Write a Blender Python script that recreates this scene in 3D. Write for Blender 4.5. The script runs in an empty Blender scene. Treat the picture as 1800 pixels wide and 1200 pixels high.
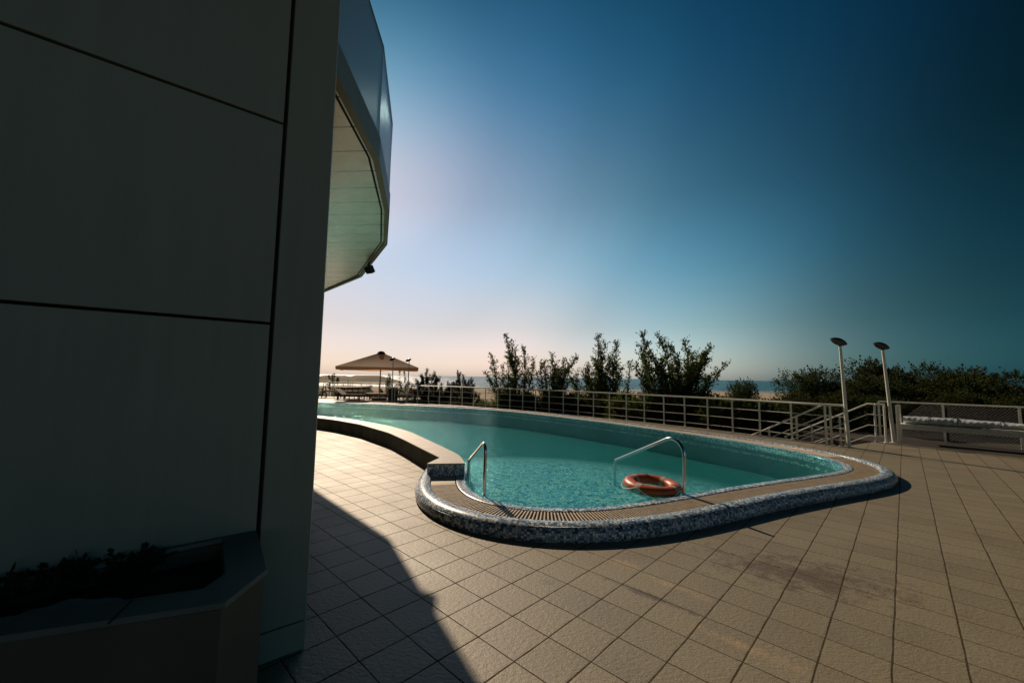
import bpy, bmesh, math, random
import numpy as np
from mathutils import Vector, Matrix
R = math.radians
sc = bpy.context.scene
random.seed(7); rng = np.random.default_rng(7)

# ------------------------------------------------------------------ camera
EYE = 1.56
cam = bpy.data.cameras.new("camera"); co = bpy.data.objects.new("camera", cam)
sc.collection.objects.link(co); sc.camera = co
cam.sensor_width = 36; cam.lens = 14.24; cam.clip_start = 0.05; cam.clip_end = 30000
PI_, RO_ = R(5.0), R(0.85)
_f = Vector((0, math.cos(PI_), math.sin(PI_))); _u0 = Vector((0, -math.sin(PI_), math.cos(PI_))); _r0 = Vector((1, 0, 0))
_r = _r0 * math.cos(RO_) + _u0 * math.sin(RO_); _u = -_r0 * math.sin(RO_) + _u0 * math.cos(RO_)
M = Matrix((_r, _u, -_f)).transposed().to_4x4(); M.translation = (0, 0, EYE); co.matrix_world = M

# ------------------------------------------------------------------ sky and sun
SUN_AZ, SUN_EL = 24.2, 32.6            # azimuth left of straight ahead
w = bpy.data.worlds.new("World"); sc.world = w; w.use_nodes = True
nt = w.node_tree; N = nt.nodes; Lk = nt.links
for n in list(N): N.remove(n)
out = N.new("ShaderNodeOutputWorld"); bg = N.new("ShaderNodeBackground"); bg.inputs[1].default_value = 0.08
sky = N.new("ShaderNodeTexSky"); sky.sky_type = 'NISHITA'; sky.sun_disc = False
sky.sun_elevation = R(SUN_EL); sky.sun_rotation = R(-SUN_AZ)
sky.altitude = 0; sky.air_density = 1.0; sky.dust_density = 1.0; sky.ozone_density = 2.0
def wn(t, **k):
    n = N.new(t)
    for a, b in k.items(): setattr(n, a, b)
    return n
# tone of the dome: deep blue overhead and away from the sun, cream at the horizon
def wmath(op, a, b):
    n = wn("ShaderNodeMath", operation=op); Lk.new(a, n.inputs[0]); n.inputs[1].default_value = b; return n.outputs[0]
def wramp(fac, stops, remap):
    if remap:
        m_ = wn("ShaderNodeMath", operation='MULTIPLY_ADD'); Lk.new(fac, m_.inputs[0]); m_.inputs[1].default_value = .5; m_.inputs[2].default_value = .5; fac = m_.outputs[0]
        stops = [((k + 1) / 2, c) for k, c in stops]
    r_ = wn("ShaderNodeValToRGB"); Lk.new(fac, r_.inputs[0]); c = r_.color_ramp
    c.elements[0].position = stops[0][0]; c.elements[0].color = (*stops[0][1], 1); c.elements[1].position = stops[-1][0]; c.elements[1].color = (*stops[-1][1], 1)
    for p, q in stops[1:-1]: e = c.elements.new(p); e.color = (*q, 1)
    c.interpolation = 'B_SPLINE'
    return r_.outputs[0]
geo = wn("ShaderNodeTexCoord"); sep = wn("ShaderNodeSeparateXYZ"); Lk.new(geo.outputs['Generated'], sep.inputs[0])
sd = Vector((-math.sin(R(SUN_AZ)) * math.cos(R(SUN_EL)), math.cos(R(SUN_AZ)) * math.cos(R(SUN_EL)), math.sin(R(SUN_EL))))
dotn = wn("ShaderNodeVectorMath", operation='DOT_PRODUCT'); dotn.inputs[1].default_value = sd; Lk.new(geo.outputs['Generated'], dotn.inputs[0])
BACK = (.044, .046, .036)
SD = [(-.35, BACK), (-.05, (.012, .016, .012)), (0.1, (0.0060, 0.011, 0.009)), (0.25, (0.0069, 0.0123, 0.0098)), (0.45, (0.02, 0.0181, 0.0115)), (0.62, (0.0283, 0.0464, 0.0397)), (0.76, (0.0444, 0.0734, 0.0721)), (0.87, (0.1627, 0.2133, 0.1998)), (0.95, (0.3832, 0.4219, 0.4763)), (1.0, (1.0, 0.6575, 0.7543))]
SE = [(0.0, (0.76, 0.51, 0.79)), (0.04, (.90, 0.4843, 0.575)), (0.12, (0.6088, 0.3336, 0.3063)), (0.25, (0.256, 0.256, 0.256)), (0.4, (0.1181, 0.1193, 0.1133)), (0.6, (0.0165, 0.073, 0.0946)), (0.82, (0.0120, 0.040, 0.055)), (.97, (.012, .020, .022))]
SX = [(-.9, (.12, .13, .12)), (-0.45, (0.0461, 0.0656, 0.066)), (-0.1, (0.0743, 0.1055, 0.1125)), (0.2, (0.3604, 0.3604, 0.3604)), (0.45, (0.6962, 0.9155, 0.9765)), (0.65, (0.1566, 0.6596, 1.0)), (0.85, (0.0667, 0.3167, 0.4682))]
cur = sky.outputs[0]
for r_ in (wramp(dotn.outputs['Value'], SD, True), wramp(sep.outputs[2], SE, False), wramp(sep.outputs[0], SX, True)):
    m1 = wn("ShaderNodeMix", data_type='RGBA', blend_type='MULTIPLY'); m1.inputs[0].default_value = 1
    Lk.new(cur, m1.inputs[6]); Lk.new(r_, m1.inputs[7]); cur = m1.outputs[2]
post = wn("ShaderNodeVectorMath", operation='SCALE'); post.inputs['Scale'].default_value = 60.6
bg.inputs[1].default_value = 0.1
Lk.new(cur, post.inputs[0]); Lk.new(post.outputs[0], bg.inputs[0]); Lk.new(bg.outputs[0], out.inputs[0])
sl = bpy.data.lights.new("sun", 'SUN'); sl.energy = 4.2; sl.angle = R(0.6); sl.color = (1.0, .79, .57)
so = bpy.data.objects.new("sun", sl); sc.collection.objects.link(so); so.rotation_euler = (-sd).to_track_quat('-Z', 'Y').to_euler()
sc.view_settings.view_transform = 'Standard'; sc.view_settings.look = 'None'
sc.view_settings.exposure = 0.0; sc.view_settings.gamma = 1.0
sc.render.engine = 'CYCLES'; sc.cycles.max_bounces = 8; sc.cycles.transparent_max_bounces = 16
sc.cycles.caustics_reflective = True; sc.cycles.blur_glossy = 1.0; sc.cycles.sample_clamp_indirect = 4; sc.cycles.caustics_refractive = False

# ------------------------------------------------------------------ object helpers
COL = sc.collection
def meta(o, label=None, cat=None, group=None, kind=None):
    if label: o['label'] = label
    if cat: o['category'] = cat
    if group: o['group'] = group
    if kind: o['kind'] = kind
    return o
def thing(name, label, cat, loc=(0, 0, 0), rz=0, group=None):
    o = bpy.data.objects.new(name, None); COL.objects.link(o); o.location = loc; o.rotation_euler = (0, 0, rz)
    o.empty_display_size = .1
    return meta(o, label, cat, group)
class MB:
    def __init__(s): s.v = []; s.f = []; s.uv = []; s.mi = []
    def add(s, vs, fs, uvs=None, mi=0):
        b = len(s.v); s.v += [tuple(v) for v in vs]
        for k, f in enumerate(fs):
            s.f.append([b + i for i in f]); s.uv.append(uvs[k] if uvs else None); s.mi.append(mi)
        return s
    def box(s, c, d, rz=0, tilt=None, mi=0):
        x, y, z = d[0] / 2, d[1] / 2, d[2] / 2; vs = []
        for sx, sy, sz in ((-1,-1,-1),(1,-1,-1),(1,1,-1),(-1,1,-1),(-1,-1,1),(1,-1,1),(1,1,1),(-1,1,1)):
            p = Vector((sx * x, sy * y, sz * z))
            if tilt: p = tilt @ p
            p = Matrix.Rotation(rz, 3, 'Z') @ p; vs.append(p + Vector(c))
        return s.add(vs, [(0,3,2,1),(4,5,6,7),(0,1,5,4),(1,2,6,5),(2,3,7,6),(3,0,4,7)], mi=mi)
    def tube(s, pts, r, n=8, cap=True, mi=0):
        P = [Vector(p) for p in pts]; rs = r if isinstance(r, (list, tuple)) else [r] * len(P); vs = []; fs = []
        a = None
        for i, p in enumerate(P):
            t = (P[min(i + 1, len(P) - 1)] - P[max(i - 1, 0)]).normalized()
            if a is None: a = t.cross(Vector((0, 0, 1)) if abs(t.z) < .9 else Vector((1, 0, 0))).normalized()
            else: a = (a - t * a.dot(t)).normalized()
            b = t.cross(a)
            for k in range(n):
                q = 2 * math.pi * k / n; vs.append(p + (a * math.cos(q) + b * math.sin(q)) * rs[i])
        for i in range(len(P) - 1):
            for k in range(n):
                fs.append((i*n+k, i*n+(k+1)%n, (i+1)*n+(k+1)%n, (i+1)*n+k))
        if cap: fs.append(tuple(range(n))[::-1]); fs.append(tuple((len(P)-1)*n + k for k in range(n)))
        return s.add(vs, fs, mi=mi)
    def lathe(s, prof, n=24, mat=None, mi=0):
        vs = []; fs = []
        for (r, z) in prof:
            for k in range(n):
                q = 2*math.pi*k/n; p = Vector((r*math.cos(q), r*math.sin(q), z)); vs.append(mat @ p if mat else p)
        for i in range(len(prof)-1):
            for k in range(n): fs.append((i*n+k, i*n+(k+1)%n, (i+1)*n+(k+1)%n, (i+1)*n+k))
        return s.add(vs, fs, mi=mi)
    def prism(s, poly, z0, z1, mi=0, bottom=True):
        n = len(poly); vs = [(x, y, z0) for x, y in poly] + [(x, y, z1) for x, y in poly]
        fs = [(i, (i+1) % n, n+(i+1) % n, n+i) for i in range(n)]
        fs.append(tuple(range(n, 2*n)))
        if bottom: fs.append(tuple(range(n))[::-1])
        return s.add(vs, fs, mi=mi)
    def build(s, name, mats, parent=None, smooth=False, bevel=0):
        me = bpy.data.meshes.new(name); me.from_pydata(s.v, [], s.f)
        mats = mats if isinstance(mats, (list, tuple)) else [mats]
        for m in mats: me.materials.append(m)
        if any(s.mi): me.polygons.foreach_set('material_index', s.mi)
        if any(u is not None for u in s.uv):
            uvl = me.uv_layers.new(name='UVMap'); k = 0
            for p, u in zip(me.polygons, s.uv):
                for j in range(p.loop_total):
                    uvl.data[p.loop_start + j].uv = u[j] if u is not None else (0, 0)
        bm = bmesh.new(); bm.from_mesh(me)
        if not any(u is not None for u in s.uv): bmesh.ops.recalc_face_normals(bm, faces=bm.faces)
        if bevel:
            ed = [e for e in bm.edges if len(e.link_faces) == 2 and e.calc_face_angle(0) > .6]
            bmesh.ops.bevel(bm, geom=ed, offset=bevel, segments=2, affect='EDGES', profile=.5)
        bm.to_mesh(me); bm.free()
        if smooth:
            me.polygons.foreach_set('use_smooth', [True] * len(me.polygons))
            if hasattr(me, 'set_sharp_from_angle'): me.set_sharp_from_angle(angle=R(40))
        o = bpy.data.objects.new(name, me); COL.objects.link(o)
        if parent: o.parent = parent
        return o
def copy_tree(o, parent=None):
    c = o.copy(); COL.objects.link(c); c.parent = parent
    for ch in list(o.children): copy_tree(ch, c)
    return c

# ------------------------------------------------------------------ materials
class Mat:
    def __init__(s, name, base=(.5,.5,.5), rough=.6, metal=0, spec=.5):
        s.m = bpy.data.materials.new(name); s.m.use_nodes = True; s.t = s.m.node_tree
        s.b = s.t.nodes['Principled BSDF']; s.set('Base Color', (*base, 1)); s.set('Roughness', rough); s.set('Metallic', metal)
        s.set('Specular IOR Level', spec)
    def set(s, k, v): s.b.inputs[k].default_value = v
    def n(s, t, **k):
        x = s.t.nodes.new(t)
        for a, b in k.items():
            if a.startswith('i_'): x.inputs[a[2:].replace('_', ' ')].default_value = b
            else: setattr(x, a, b)
        return x
    def l(s, a, b): s.t.links.new(a, b)
    def math(s, op, a, b=None, c=None):
        x = s.n('ShaderNodeMath', operation=op)
        for i, v in enumerate((a, b, c)):
            if v is None: continue
            if isinstance(v, (int, float)): x.inputs[i].default_value = v
            else: s.l(v, x.inputs[i])
        return x.outputs[0]
    def noise(s, scale, detail=4, coord='Object', rough=.55, vec=None, dim=None):
        x = s.n('ShaderNodeTexNoise'); x.inputs['Scale'].default_value = scale; x.inputs['Detail'].default_value = detail
        x.inputs['Roughness'].default_value = rough
        if vec is None: vec = s.tc(coord)
        s.l(vec, x.inputs['Vector']); return x.outputs['Fac']
    def tc(s, k='Object'):
        if not hasattr(s, '_tc'): s._tc = s.n('ShaderNodeTexCoord')
        return s._tc.outputs[k]
    def ramp(s, fac, stops, interp='LINEAR'):
        x = s.n('ShaderNodeValToRGB'); s.l(fac, x.inputs[0]); c = x.color_ramp; c.interpolation = interp
        c.elements[0].position = stops[0][0]; c.elements[0].color = (*stops[0][1], 1)
        c.elements[1].position = stops[-1][0]; c.elements[1].color = (*stops[-1][1], 1)
        for p, q in stops[1:-1]: e = c.elements.new(p); e.color = (*q, 1)
        return x.outputs[0]
    def mix(s, fac, a, b, mode='MIX'):
        x = s.n('ShaderNodeMix', data_type='RGBA', blend_type=mode)
        for i, v in ((0, fac), (6, a), (7, b)):
            if isinstance(v, (int, float)): x.inputs[i].default_value = v
            elif isinstance(v, tuple): x.inputs[i].default_value = (*v, 1)
            else: s.l(v, x.inputs[i])
        return x.outputs[2]
    def bump(s, h, dist=.01, strength=.5):
        x = s.n('ShaderNodeBump'); x.inputs['Distance'].default_value = dist; x.inputs['Strength'].default_value = strength
        s.l(h, x.inputs['Height']); s.l(x.outputs[0], s.b.inputs['Normal']); return x
    def col(s, c): s.l(c, s.b.inputs['Base Color'])
def simple(name, base, rough=.6, metal=0, var=.15, scale=6, bump=0, spec=.5):
    m = Mat(name, base, rough, metal, spec)
    f = m.noise(scale, 5); hi = tuple(min(1, c*(1+var)) for c in base); lo = tuple(c*(1-var) for c in base)
    m.col(m.ramp(f, [(.3, lo), (.7, hi)]))
    if bump: m.bump(m.noise(scale*8, 4), bump, .6)
    return m.m

def paver():
    m = Mat('paver', rough=.42, spec=.8); T = .2996
    mp = m.n('ShaderNodeMapping', vector_type='TEXTURE'); mp.inputs['Location'].default_value = (.656, 3.447, 0)
    mp.inputs['Rotation'].default_value = (0, 0, R(-44.01)); mp.inputs['Scale'].default_value = (T, T, T)
    m.l(m.tc(), mp.inputs[0]); p = mp.outputs[0]
    # slight wobble so that the joints are not perfectly straight
    wn_ = m.n('ShaderNodeTexNoise'); wn_.inputs['Scale'].default_value = 1.1; wn_.inputs['Detail'].default_value = 1; m.l(p, wn_.inputs['Vector'])
    sb = m.n('ShaderNodeVectorMath', operation='SUBTRACT'); m.l(wn_.outputs['Color'], sb.inputs[0]); sb.inputs[1].default_value = (.5, .5, .5)
    sc_ = m.n('ShaderNodeVectorMath', operation='SCALE'); sc_.inputs['Scale'].default_value = .035; m.l(sb.outputs[0], sc_.inputs[0])
    ad = m.n('ShaderNodeVectorMath', operation='ADD'); m.l(p, ad.inputs[0]); m.l(sc_.outputs[0], ad.inputs[1])
    sx = m.n('ShaderNodeSeparateXYZ'); m.l(ad.outputs[0], sx.inputs[0])
    def joint(v, sd_):
        fr = m.math('FRACT', m.math('ADD', v, 100.0)); d = m.math('MINIMUM', fr, m.math('SUBTRACT', 1.0, fr))
        return d
    dx, dy = joint(sx.outputs[0], 0), joint(sx.outputs[1], 1)
    # tile id (joint lines pass through integer coordinates)
    fl = m.n('ShaderNodeVectorMath', operation='FLOOR'); m.l(ad.outputs[0], fl.inputs[0])
    wh = m.n('ShaderNodeTexWhiteNoise', noise_dimensions='2D'); m.l(fl.outputs[0], wh.inputs['Vector'])
    nw = m.noise(2.3, 3, vec=p)
    wid = m.math('MULTIPLY_ADD', nw, .020, .006)
    jx = m.math('LESS_THAN', dx, wid); jy = m.math('LESS_THAN', dy, m.math('MULTIPLY', wid, .8))
    j = m.math('MAXIMUM', jx, jy)
    base = m.ramp(wh.outputs['Value'], [(0, (.120, .100, .062)), (.5, (.162, .135, .084)), (1, (.208, .170, .102))])
    cloud = m.noise(1.3, 6, rough=.65); base = m.mix(m.ramp(cloud, [(.35, (0,)*3), (.7, (1,)*3)]), base, (.198, .172, .108))
    fine = m.noise(90, 3); base = m.mix(.35, base, m.ramp(fine, [(.3, (.08, .064, .040)), (.7, (.29, .25, .17))]))
    # damp brown stains right of the pool and a run along one joint
    pos = m.tc()
    def blob(c, sx_, sy_, rot, thr=.5):
        q = m.n('ShaderNodeMapping', vector_type='TEXTURE'); q.inputs['Location'].default_value = (*c, 0)
        q.inputs['Rotation'].default_value = (0, 0, rot); q.inputs['Scale'].default_value = (sx_, sy_, 1); m.l(pos, q.inputs[0])
        ln = m.n('ShaderNodeVectorMath', operation='LENGTH'); m.l(q.outputs[0], ln.inputs[0])
        fall = m.math('SUBTRACT', 1.0, ln.outputs['Value']); nz = m.noise(6, 8, rough=.78)
        v = m.math('MULTIPLY_ADD', fall, .8, m.math('MULTIPLY_ADD', nz, 2.6, -1.5))
        x = m.n('ShaderNodeMapRange'); m.l(v, x.inputs[0]); x.inputs[1].default_value = .05; x.inputs[2].default_value = thr
        return x.outputs[0]
    st = blob((2.35, 3.45), 1.15, .55, R(-25)); st2 = blob((1.0, 3.10), .60, .06, R(-44)); st3 = blob((.30, 3.25), .13, .07, 0)
    base = m.mix(m.math('MULTIPLY', st, .8), base, (.070, .044, .026)); base = m.mix(m.math('MULTIPLY', st2, .75), base, (.04, .027, .017))
    base = m.mix(m.math('MULTIPLY', st3, .4), base, (.07, .045, .03))
    for c in ((.95, 3.60), (1.27, 3.20), (1.42, 2.50)):
        base = m.mix(m.math('MULTIPLY', blob(c, .45, .09, R(-44), .7), .5), base, (.42, .29, .16))
    base = m.mix(m.math('MULTIPLY', j, .84), base, (.030, .022, .014)); m.col(base)
    hn = m.n('ShaderNodeMapping'); hn.inputs['Scale'].default_value = (1, 1.6, 1); hn.inputs['Rotation'].default_value = (0, 0, R(20)); m.l(m.tc(), hn.inputs[0])
    h1 = m.noise(28, 5, vec=hn.outputs[0], rough=.6); h2 = m.noise(110, 3)
    edge = m.n('ShaderNodeMapRange'); m.l(m.math('MINIMUM', dx, dy), edge.inputs[0]); edge.inputs[2].default_value = .05
    hh = m.math('ADD', m.math('MULTIPLY', h1, .9), m.math('MULTIPLY', h2, .35)); hh = m.math('MULTIPLY_ADD', edge.outputs[0], .10, hh)
    hh = m.math('MULTIPLY_ADD', wh.outputs['Value'], .15, hh)
    m.bump(hh, .007, .75)
    rr = m.math('MULTIPLY_ADD', cloud, .22, .46); rr = m.math('MAXIMUM', rr, m.math('MULTIPLY', j, .95)); m.l(m.math('MULTIPLY_ADD', j, -.65, .70), m.b.inputs['Specular IOR Level']); m.l(rr, m.b.inputs['Roughness'])
    return m.m
def mosaic(name, size=.021, light=1.0, tint=None, tf=.75, deep=None):
    m = Mat(name, rough=.28, spec=.5)
    mp = m.n('ShaderNodeMapping', vector_type='TEXTURE'); mp.inputs['Scale'].default_value = (size, size, size); m.l(m.tc('UV'), mp.inputs[0])
    if deep:
        wv = m.n('ShaderNodeTexNoise'); wv.inputs['Scale'].default_value = .33; wv.inputs['Detail'].default_value = 2; m.l(mp.outputs[0], wv.inputs['Vector'])
        w2 = m.n('ShaderNodeVectorMath', operation='SCALE'); w2.inputs['Scale'].default_value = 2.2; m.l(wv.outputs['Color'], w2.inputs[0])
        w3 = m.n('ShaderNodeVectorMath', operation='ADD'); m.l(mp.outputs[0], w3.inputs[0]); m.l(w2.outputs[0], w3.inputs[1]); mp = w3  # tile pattern bent to imitate refraction through ripples
    fl = m.n('ShaderNodeVectorMath', operation='FLOOR'); m.l(mp.outputs[0], fl.inputs[0])
    wh = m.n('ShaderNodeTexWhiteNoise', noise_dimensions='2D'); m.l(fl.outputs[0], wh.inputs['Vector'])
    C = [(0, (.055, .13, .24)), (.16, (.42, .48, .52)), (.34, (.20, .30, .40)), (.50, (.022, .045, .085)), (.62, (.62, .64, .62)), (.76, (.12, .20, .30)), (.90, (.30, .40, .48))]
    C = [(a, tuple(min(.88, x*light) for x in c)) for a, c in C]
    c = m.ramp(wh.outputs['Value'], C, 'CONSTANT')
    if tint: c = m.mix(tf, c, tint)
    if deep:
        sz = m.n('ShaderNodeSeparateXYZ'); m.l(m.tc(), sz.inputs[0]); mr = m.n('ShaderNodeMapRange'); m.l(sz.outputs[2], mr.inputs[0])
        mr.inputs[1].default_value = -.10; mr.inputs[2].default_value = -.44; c = m.mix(m.math('MULTIPLY', mr.outputs[0], .95), c, deep)  # light lost in deeper water, painted into the tile colour by height
    fr = m.n('ShaderNodeVectorMath', operation='FRACTION'); m.l(mp.outputs[0], fr.inputs[0])
    s2 = m.n('ShaderNodeVectorMath', operation='SUBTRACT'); m.l(fr.outputs[0], s2.inputs[0]); s2.inputs[1].default_value = (.5, .5, .5)
    ab = m.n('ShaderNodeVectorMath', operation='ABSOLUTE'); m.l(s2.outputs[0], ab.inputs[0]); sp = m.n('ShaderNodeSeparateXYZ'); m.l(ab.outputs[0], sp.inputs[0])
    g = m.math('GREATER_THAN', m.math('MAXIMUM', sp.outputs[0], sp.outputs[1]), .44)
    c = m.mix(g, c, (.10, .105, .10) if not deep else (.14, .34, .34)); dirt = m.noise(3, 5)
    c = m.mix(m.ramp(dirt, [(.45, (0,)*3), (.8, (.35,)*3)]), c, (.16, .15, .12) if not deep else c); m.col(c)
    m.bump(m.math('MULTIPLY_ADD', wh.outputs['Value'], .5, m.math('SUBTRACT', 1.0, g)), .0015, .6)
    return m.m
def foliage(name, a, b, trans=.35):
    m = Mat(name, a, .75, spec=.15); f = m.noise(1.7, 3); f2 = m.noise(25, 1)
    m.col(m.ramp(m.math('MULTIPLY_ADD', f2, .5, m.math('MULTIPLY', f, .6)), [(.35, a), (.75, b)]))
    tr = m.n('ShaderNodeBsdfTranslucent'); tr.inputs[0].default_value = (b[0]*1.4, b[1]*1.5, b[2]*.7, 1)
    mx = m.n('ShaderNodeMixShader'); mx.inputs[0].default_value = trans; o = m.t.nodes['Material Output']
    m.l(m.b.outputs[0], mx.inputs[1]); m.l(tr.outputs[0], mx.inputs[2]); m.l(mx.outputs[0], o.inputs[0]); return m.m
def cloth(name, a, t, f=.5):
    m = Mat(name, a, .8, spec=.1); tr = m.n('ShaderNodeBsdfTranslucent'); tr.inputs[0].default_value = (*t, 1); mx = m.n('ShaderNodeMixShader'); mx.inputs[0].default_value = f
    m.col(m.ramp(m.noise(3, 4), [(.3, tuple(x*.88 for x in a)), (.7, a)])); o = m.t.nodes['Material Output']
    m.l(m.b.outputs[0], mx.inputs[1]); m.l(tr.outputs[0], mx.inputs[2]); m.l(mx.outputs[0], o.inputs[0]); return m.m
def water_mat():
    m = Mat('pool_water'); o = m.t.nodes['Material Output']
    tr = m.n('ShaderNodeBsdfTransparent'); tr.inputs[0].default_value = (.60, 1, 1, 1)
    gl = m.n('ShaderNodeBsdfGlossy'); gl.inputs['Roughness'].default_value = .06; gl.inputs['Color'].default_value = (.52, .93, .97, 1)
    mp = m.n('ShaderNodeMapping'); mp.inputs['Rotation'].default_value = (0, 0, R(25)); mp.inputs['Scale'].default_value = (.8, 1.5, 1); m.l(m.tc(), mp.inputs[0])
    a = m.noise(4.5, 3, vec=mp.outputs[0]); b = m.noise(15, 3, vec=mp.outputs[0])
    bp = m.n('ShaderNodeBump'); bp.inputs['Distance'].default_value = .07; bp.inputs['Strength'].default_value = 1.0
    m.l(m.math('MULTIPLY_ADD', b, .42, a), bp.inputs['Height']); m.l(bp.outputs[0], gl.inputs['Normal'])
    df = m.n('ShaderNodeBsdfDiffuse'); df.inputs[0].default_value = (.0, .42, .43, 1); m.l(bp.outputs[0], df.inputs['Normal'])
    mt = m.n('ShaderNodeMixShader'); mt.inputs[0].default_value = .06; m.l(tr.outputs[0], mt.inputs[1]); m.l(df.outputs[0], mt.inputs[2])
    fr = m.n('ShaderNodeFresnel'); fr.inputs[0].default_value = 1.33; m.l(bp.outputs[0], fr.inputs['Normal'])
    mx = m.n('ShaderNodeMixShader'); m.l(m.math('MULTIPLY', m.math('POWER', fr.outputs[0], 1.1), .62), mx.inputs[0]); m.l(mt.outputs[0], mx.inputs[1]); m.l(gl.outputs[0], mx.inputs[2]); m.l(mx.outputs[0], o.inputs['Surface'])
    return m.m
def sea_mat():
    m = Mat('sea', (.006, .045, .075), .30, spec=.15)
    mp = m.n('ShaderNodeMapping'); mp.inputs['Scale'].default_value = (.35, 1, 1); m.l(m.tc(), mp.inputs[0])
    a = m.noise(.45, 5, vec=mp.outputs[0], rough=.65); b = m.noise(.06, 4, vec=mp.outputs[0])
    m.bump(m.math('MULTIPLY_ADD', b, 2.0, a), 1.4, .9)
    m.col(m.ramp(b, [(.35, (.012, .085, .125)), (.7, (.022, .125, .165))])); return m.m

PAV = paver(); MOS = mosaic('mosaic_tiles', light=1.35); MOSW = mosaic('wet_mosaic', .026, 1.55); 
BASIN = mosaic('basin_tiles', .05, 1.2, tint=(.0, .20, .19), tf=.985)
FLOORM = mosaic('floor_tiles', .042, 3.3, tint=(.6, 1.0, 1.0), tf=.12, deep=(.0, .17, .16))  # deep colour stands in for water absorption, not separate tiles
CONC = simple('rough_render', (.115, .12, .095), .85, var=.35, scale=3, bump=.004)
CAP = simple('stone_coping', (.40, .33, .26), .5, var=.12, scale=9, bump=.002)
SLAT = simple('grille_plastic', (.50, .40, .28), .5, var=.18, scale=12)
DARK = simple('dark_gap', (.012, .012, .012), .8)
CHROME = simple('polished_steel', (.62, .62, .60), .16, 1.0, var=.05)
PAINT = simple('grey_white_paint', (.74, .75, .69), .42, 0, var=.12, scale=10)
LAMPM = simple('lamp_head_metal', (.055, .06, .06), .35, .3)
WALL = simple('facade_panel', (.27, .33, .28), .7, var=.07, scale=2.0, bump=.001)
def facade():
    m = Mat('facade_panel', (.28, .34, .29), .62); mp = m.n('ShaderNodeMapping'); mp.inputs['Scale'].default_value = (5, 5, .35); m.l(m.tc(), mp.inputs[0])
    st = m.noise(1.6, 5, vec=mp.outputs[0], rough=.65); bl = m.noise(.7, 5); f = m.math('MULTIPLY_ADD', st, .55, m.math('MULTIPLY', bl, .5))
    m.col(m.ramp(f, [(.32, (.20, .225, .185)), (.52, (.235, .26, .215)), (.75, (.265, .29, .245))])); m.bump(m.noise(160, 3), .0008, .7); return m.m
WALL = facade()
GROOVE = simple('groove', (.045, .040, .030), .9)
WOODM = simple('weathered_wood', (.10, .075, .05), .7, var=.3)
BARK = simple('bark', (.055, .045, .035), .9, var=.3)
LEAF = foliage('leaf_olive', (.024, .036, .013), (.075, .095, .032), .38)
LEAF2 = foliage('leaf_dark', (.013, .021, .010), (.038, .056, .024), .28)
LEAF3 = foliage('leaf_tamarisk', (.014, .021, .009), (.042, .050, .020), .25)
LEAF4 = foliage('leaf_pine', (.007, .013, .010), (.020, .032, .020), .12)
SOIL = simple('soil', (.020, .016, .012), .95, var=.4, scale=5, bump=.02)

# ------------------------------------------------------------------ curves
def smooth_path(pts, n, it=3, closed=False, step=None):
    P = np.array(pts, float)
    t = np.r_[0, np.cumsum(np.linalg.norm(np.diff(P, axis=0), axis=1))]
    k = int(t[-1] / .05); s = np.linspace(0, t[-1], k)
    Q = np.stack([np.interp(s, t, P[:, i]) for i in (0, 1)], 1)
    for _ in range(it):
        Q2 = Q.copy(); Q2[1:-1] = (Q[:-2] + 2*Q[1:-1] + Q[2:]) / 4; Q = Q2
    t = np.r_[0, np.cumsum(np.linalg.norm(np.diff(Q, axis=0), axis=1))]
    s = np.linspace(0, t[-1], n)
    return np.stack([np.interp(s, t, Q[:, i]) for i in (0, 1)], 1)
INNER = [(-.79, 6.55), (-.80, 6.15), (-.765, 5.80), (-.70, 5.38), (-.56, 5.03), (-.33, 4.76), (-.08, 4.61), (.19, 4.515), (.54, 4.475), (.92, 4.53), (1.45, 4.72), (1.9, 4.93), (2.4, 5.19), (2.87, 5.45),
         (3.9, 5.93), (4.9, 6.36), (5.45, 6.62), (5.80, 6.93), (6.02, 7.35), (6.08, 7.85), (5.98, 8.45), (5.68, 9.30), (5.12, 10.45), (4.25, 11.9), (3.3, 13.35), (2.05, 14.95), (.72, 16.5),
         (-.6, 17.75), (-1.9, 18.6), (-3.6, 19.35), (-5.4, 20.1), (-7.3, 20.7), (-10.2, 21.2), (-14.5, 21.5)]
IN = smooth_path(INNER, 420, 90)
TAN = np.gradient(IN, axis=0); TAN /= np.linalg.norm(TAN, axis=1)[:, None]
NRM = np.stack([TAN[:, 1], -TAN[:, 0]], 1)          # outward (right-hand side of travel)
ARC = np.r_[0, np.cumsum(np.linalg.norm(np.diff(IN, axis=0), axis=1))]
def off(o): return IN + NRM * o
def sweep(prof, mats, i0=0, i1=None, mi=None):
    mb = MB(); i1 = i1 or len(IN); pl = np.r_[0, np.cumsum([math.hypot(prof[k+1][0]-prof[k][0], prof[k+1][1]-prof[k][1]) for k in range(len(prof)-1)])]
    rows = []
    for (o, z) in prof:
        q = off(o); rows.append([(q[i, 0], q[i, 1], z) for i in range(i0, i1)])
    n = i1 - i0; vs = [v for r_ in rows for v in r_]; fs = []; uv = []
    for k in range(len(prof)-1):
        for i in range(n-1):
            fs.append((k*n+i, (k+1)*n+i, (k+1)*n+i+1, k*n+i+1)); a, b = ARC[i0+i], ARC[i0+i+1]
            uv.append([(a, pl[k]), (a, pl[k+1]), (b, pl[k+1]), (b, pl[k])])
    mb.add(vs, fs, uv); return mb
W_IN = smooth_path([(-.662, 6.043), (-.80, 6.62), (-1.25, 7.45), (-1.65, 8.18), (-2.25, 9.25), (-2.95, 10.2), (-4.3, 11.5), (-6.04, 12.65), (-9, 14.1), (-14.5, 15.9)], 90, 25)
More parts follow.
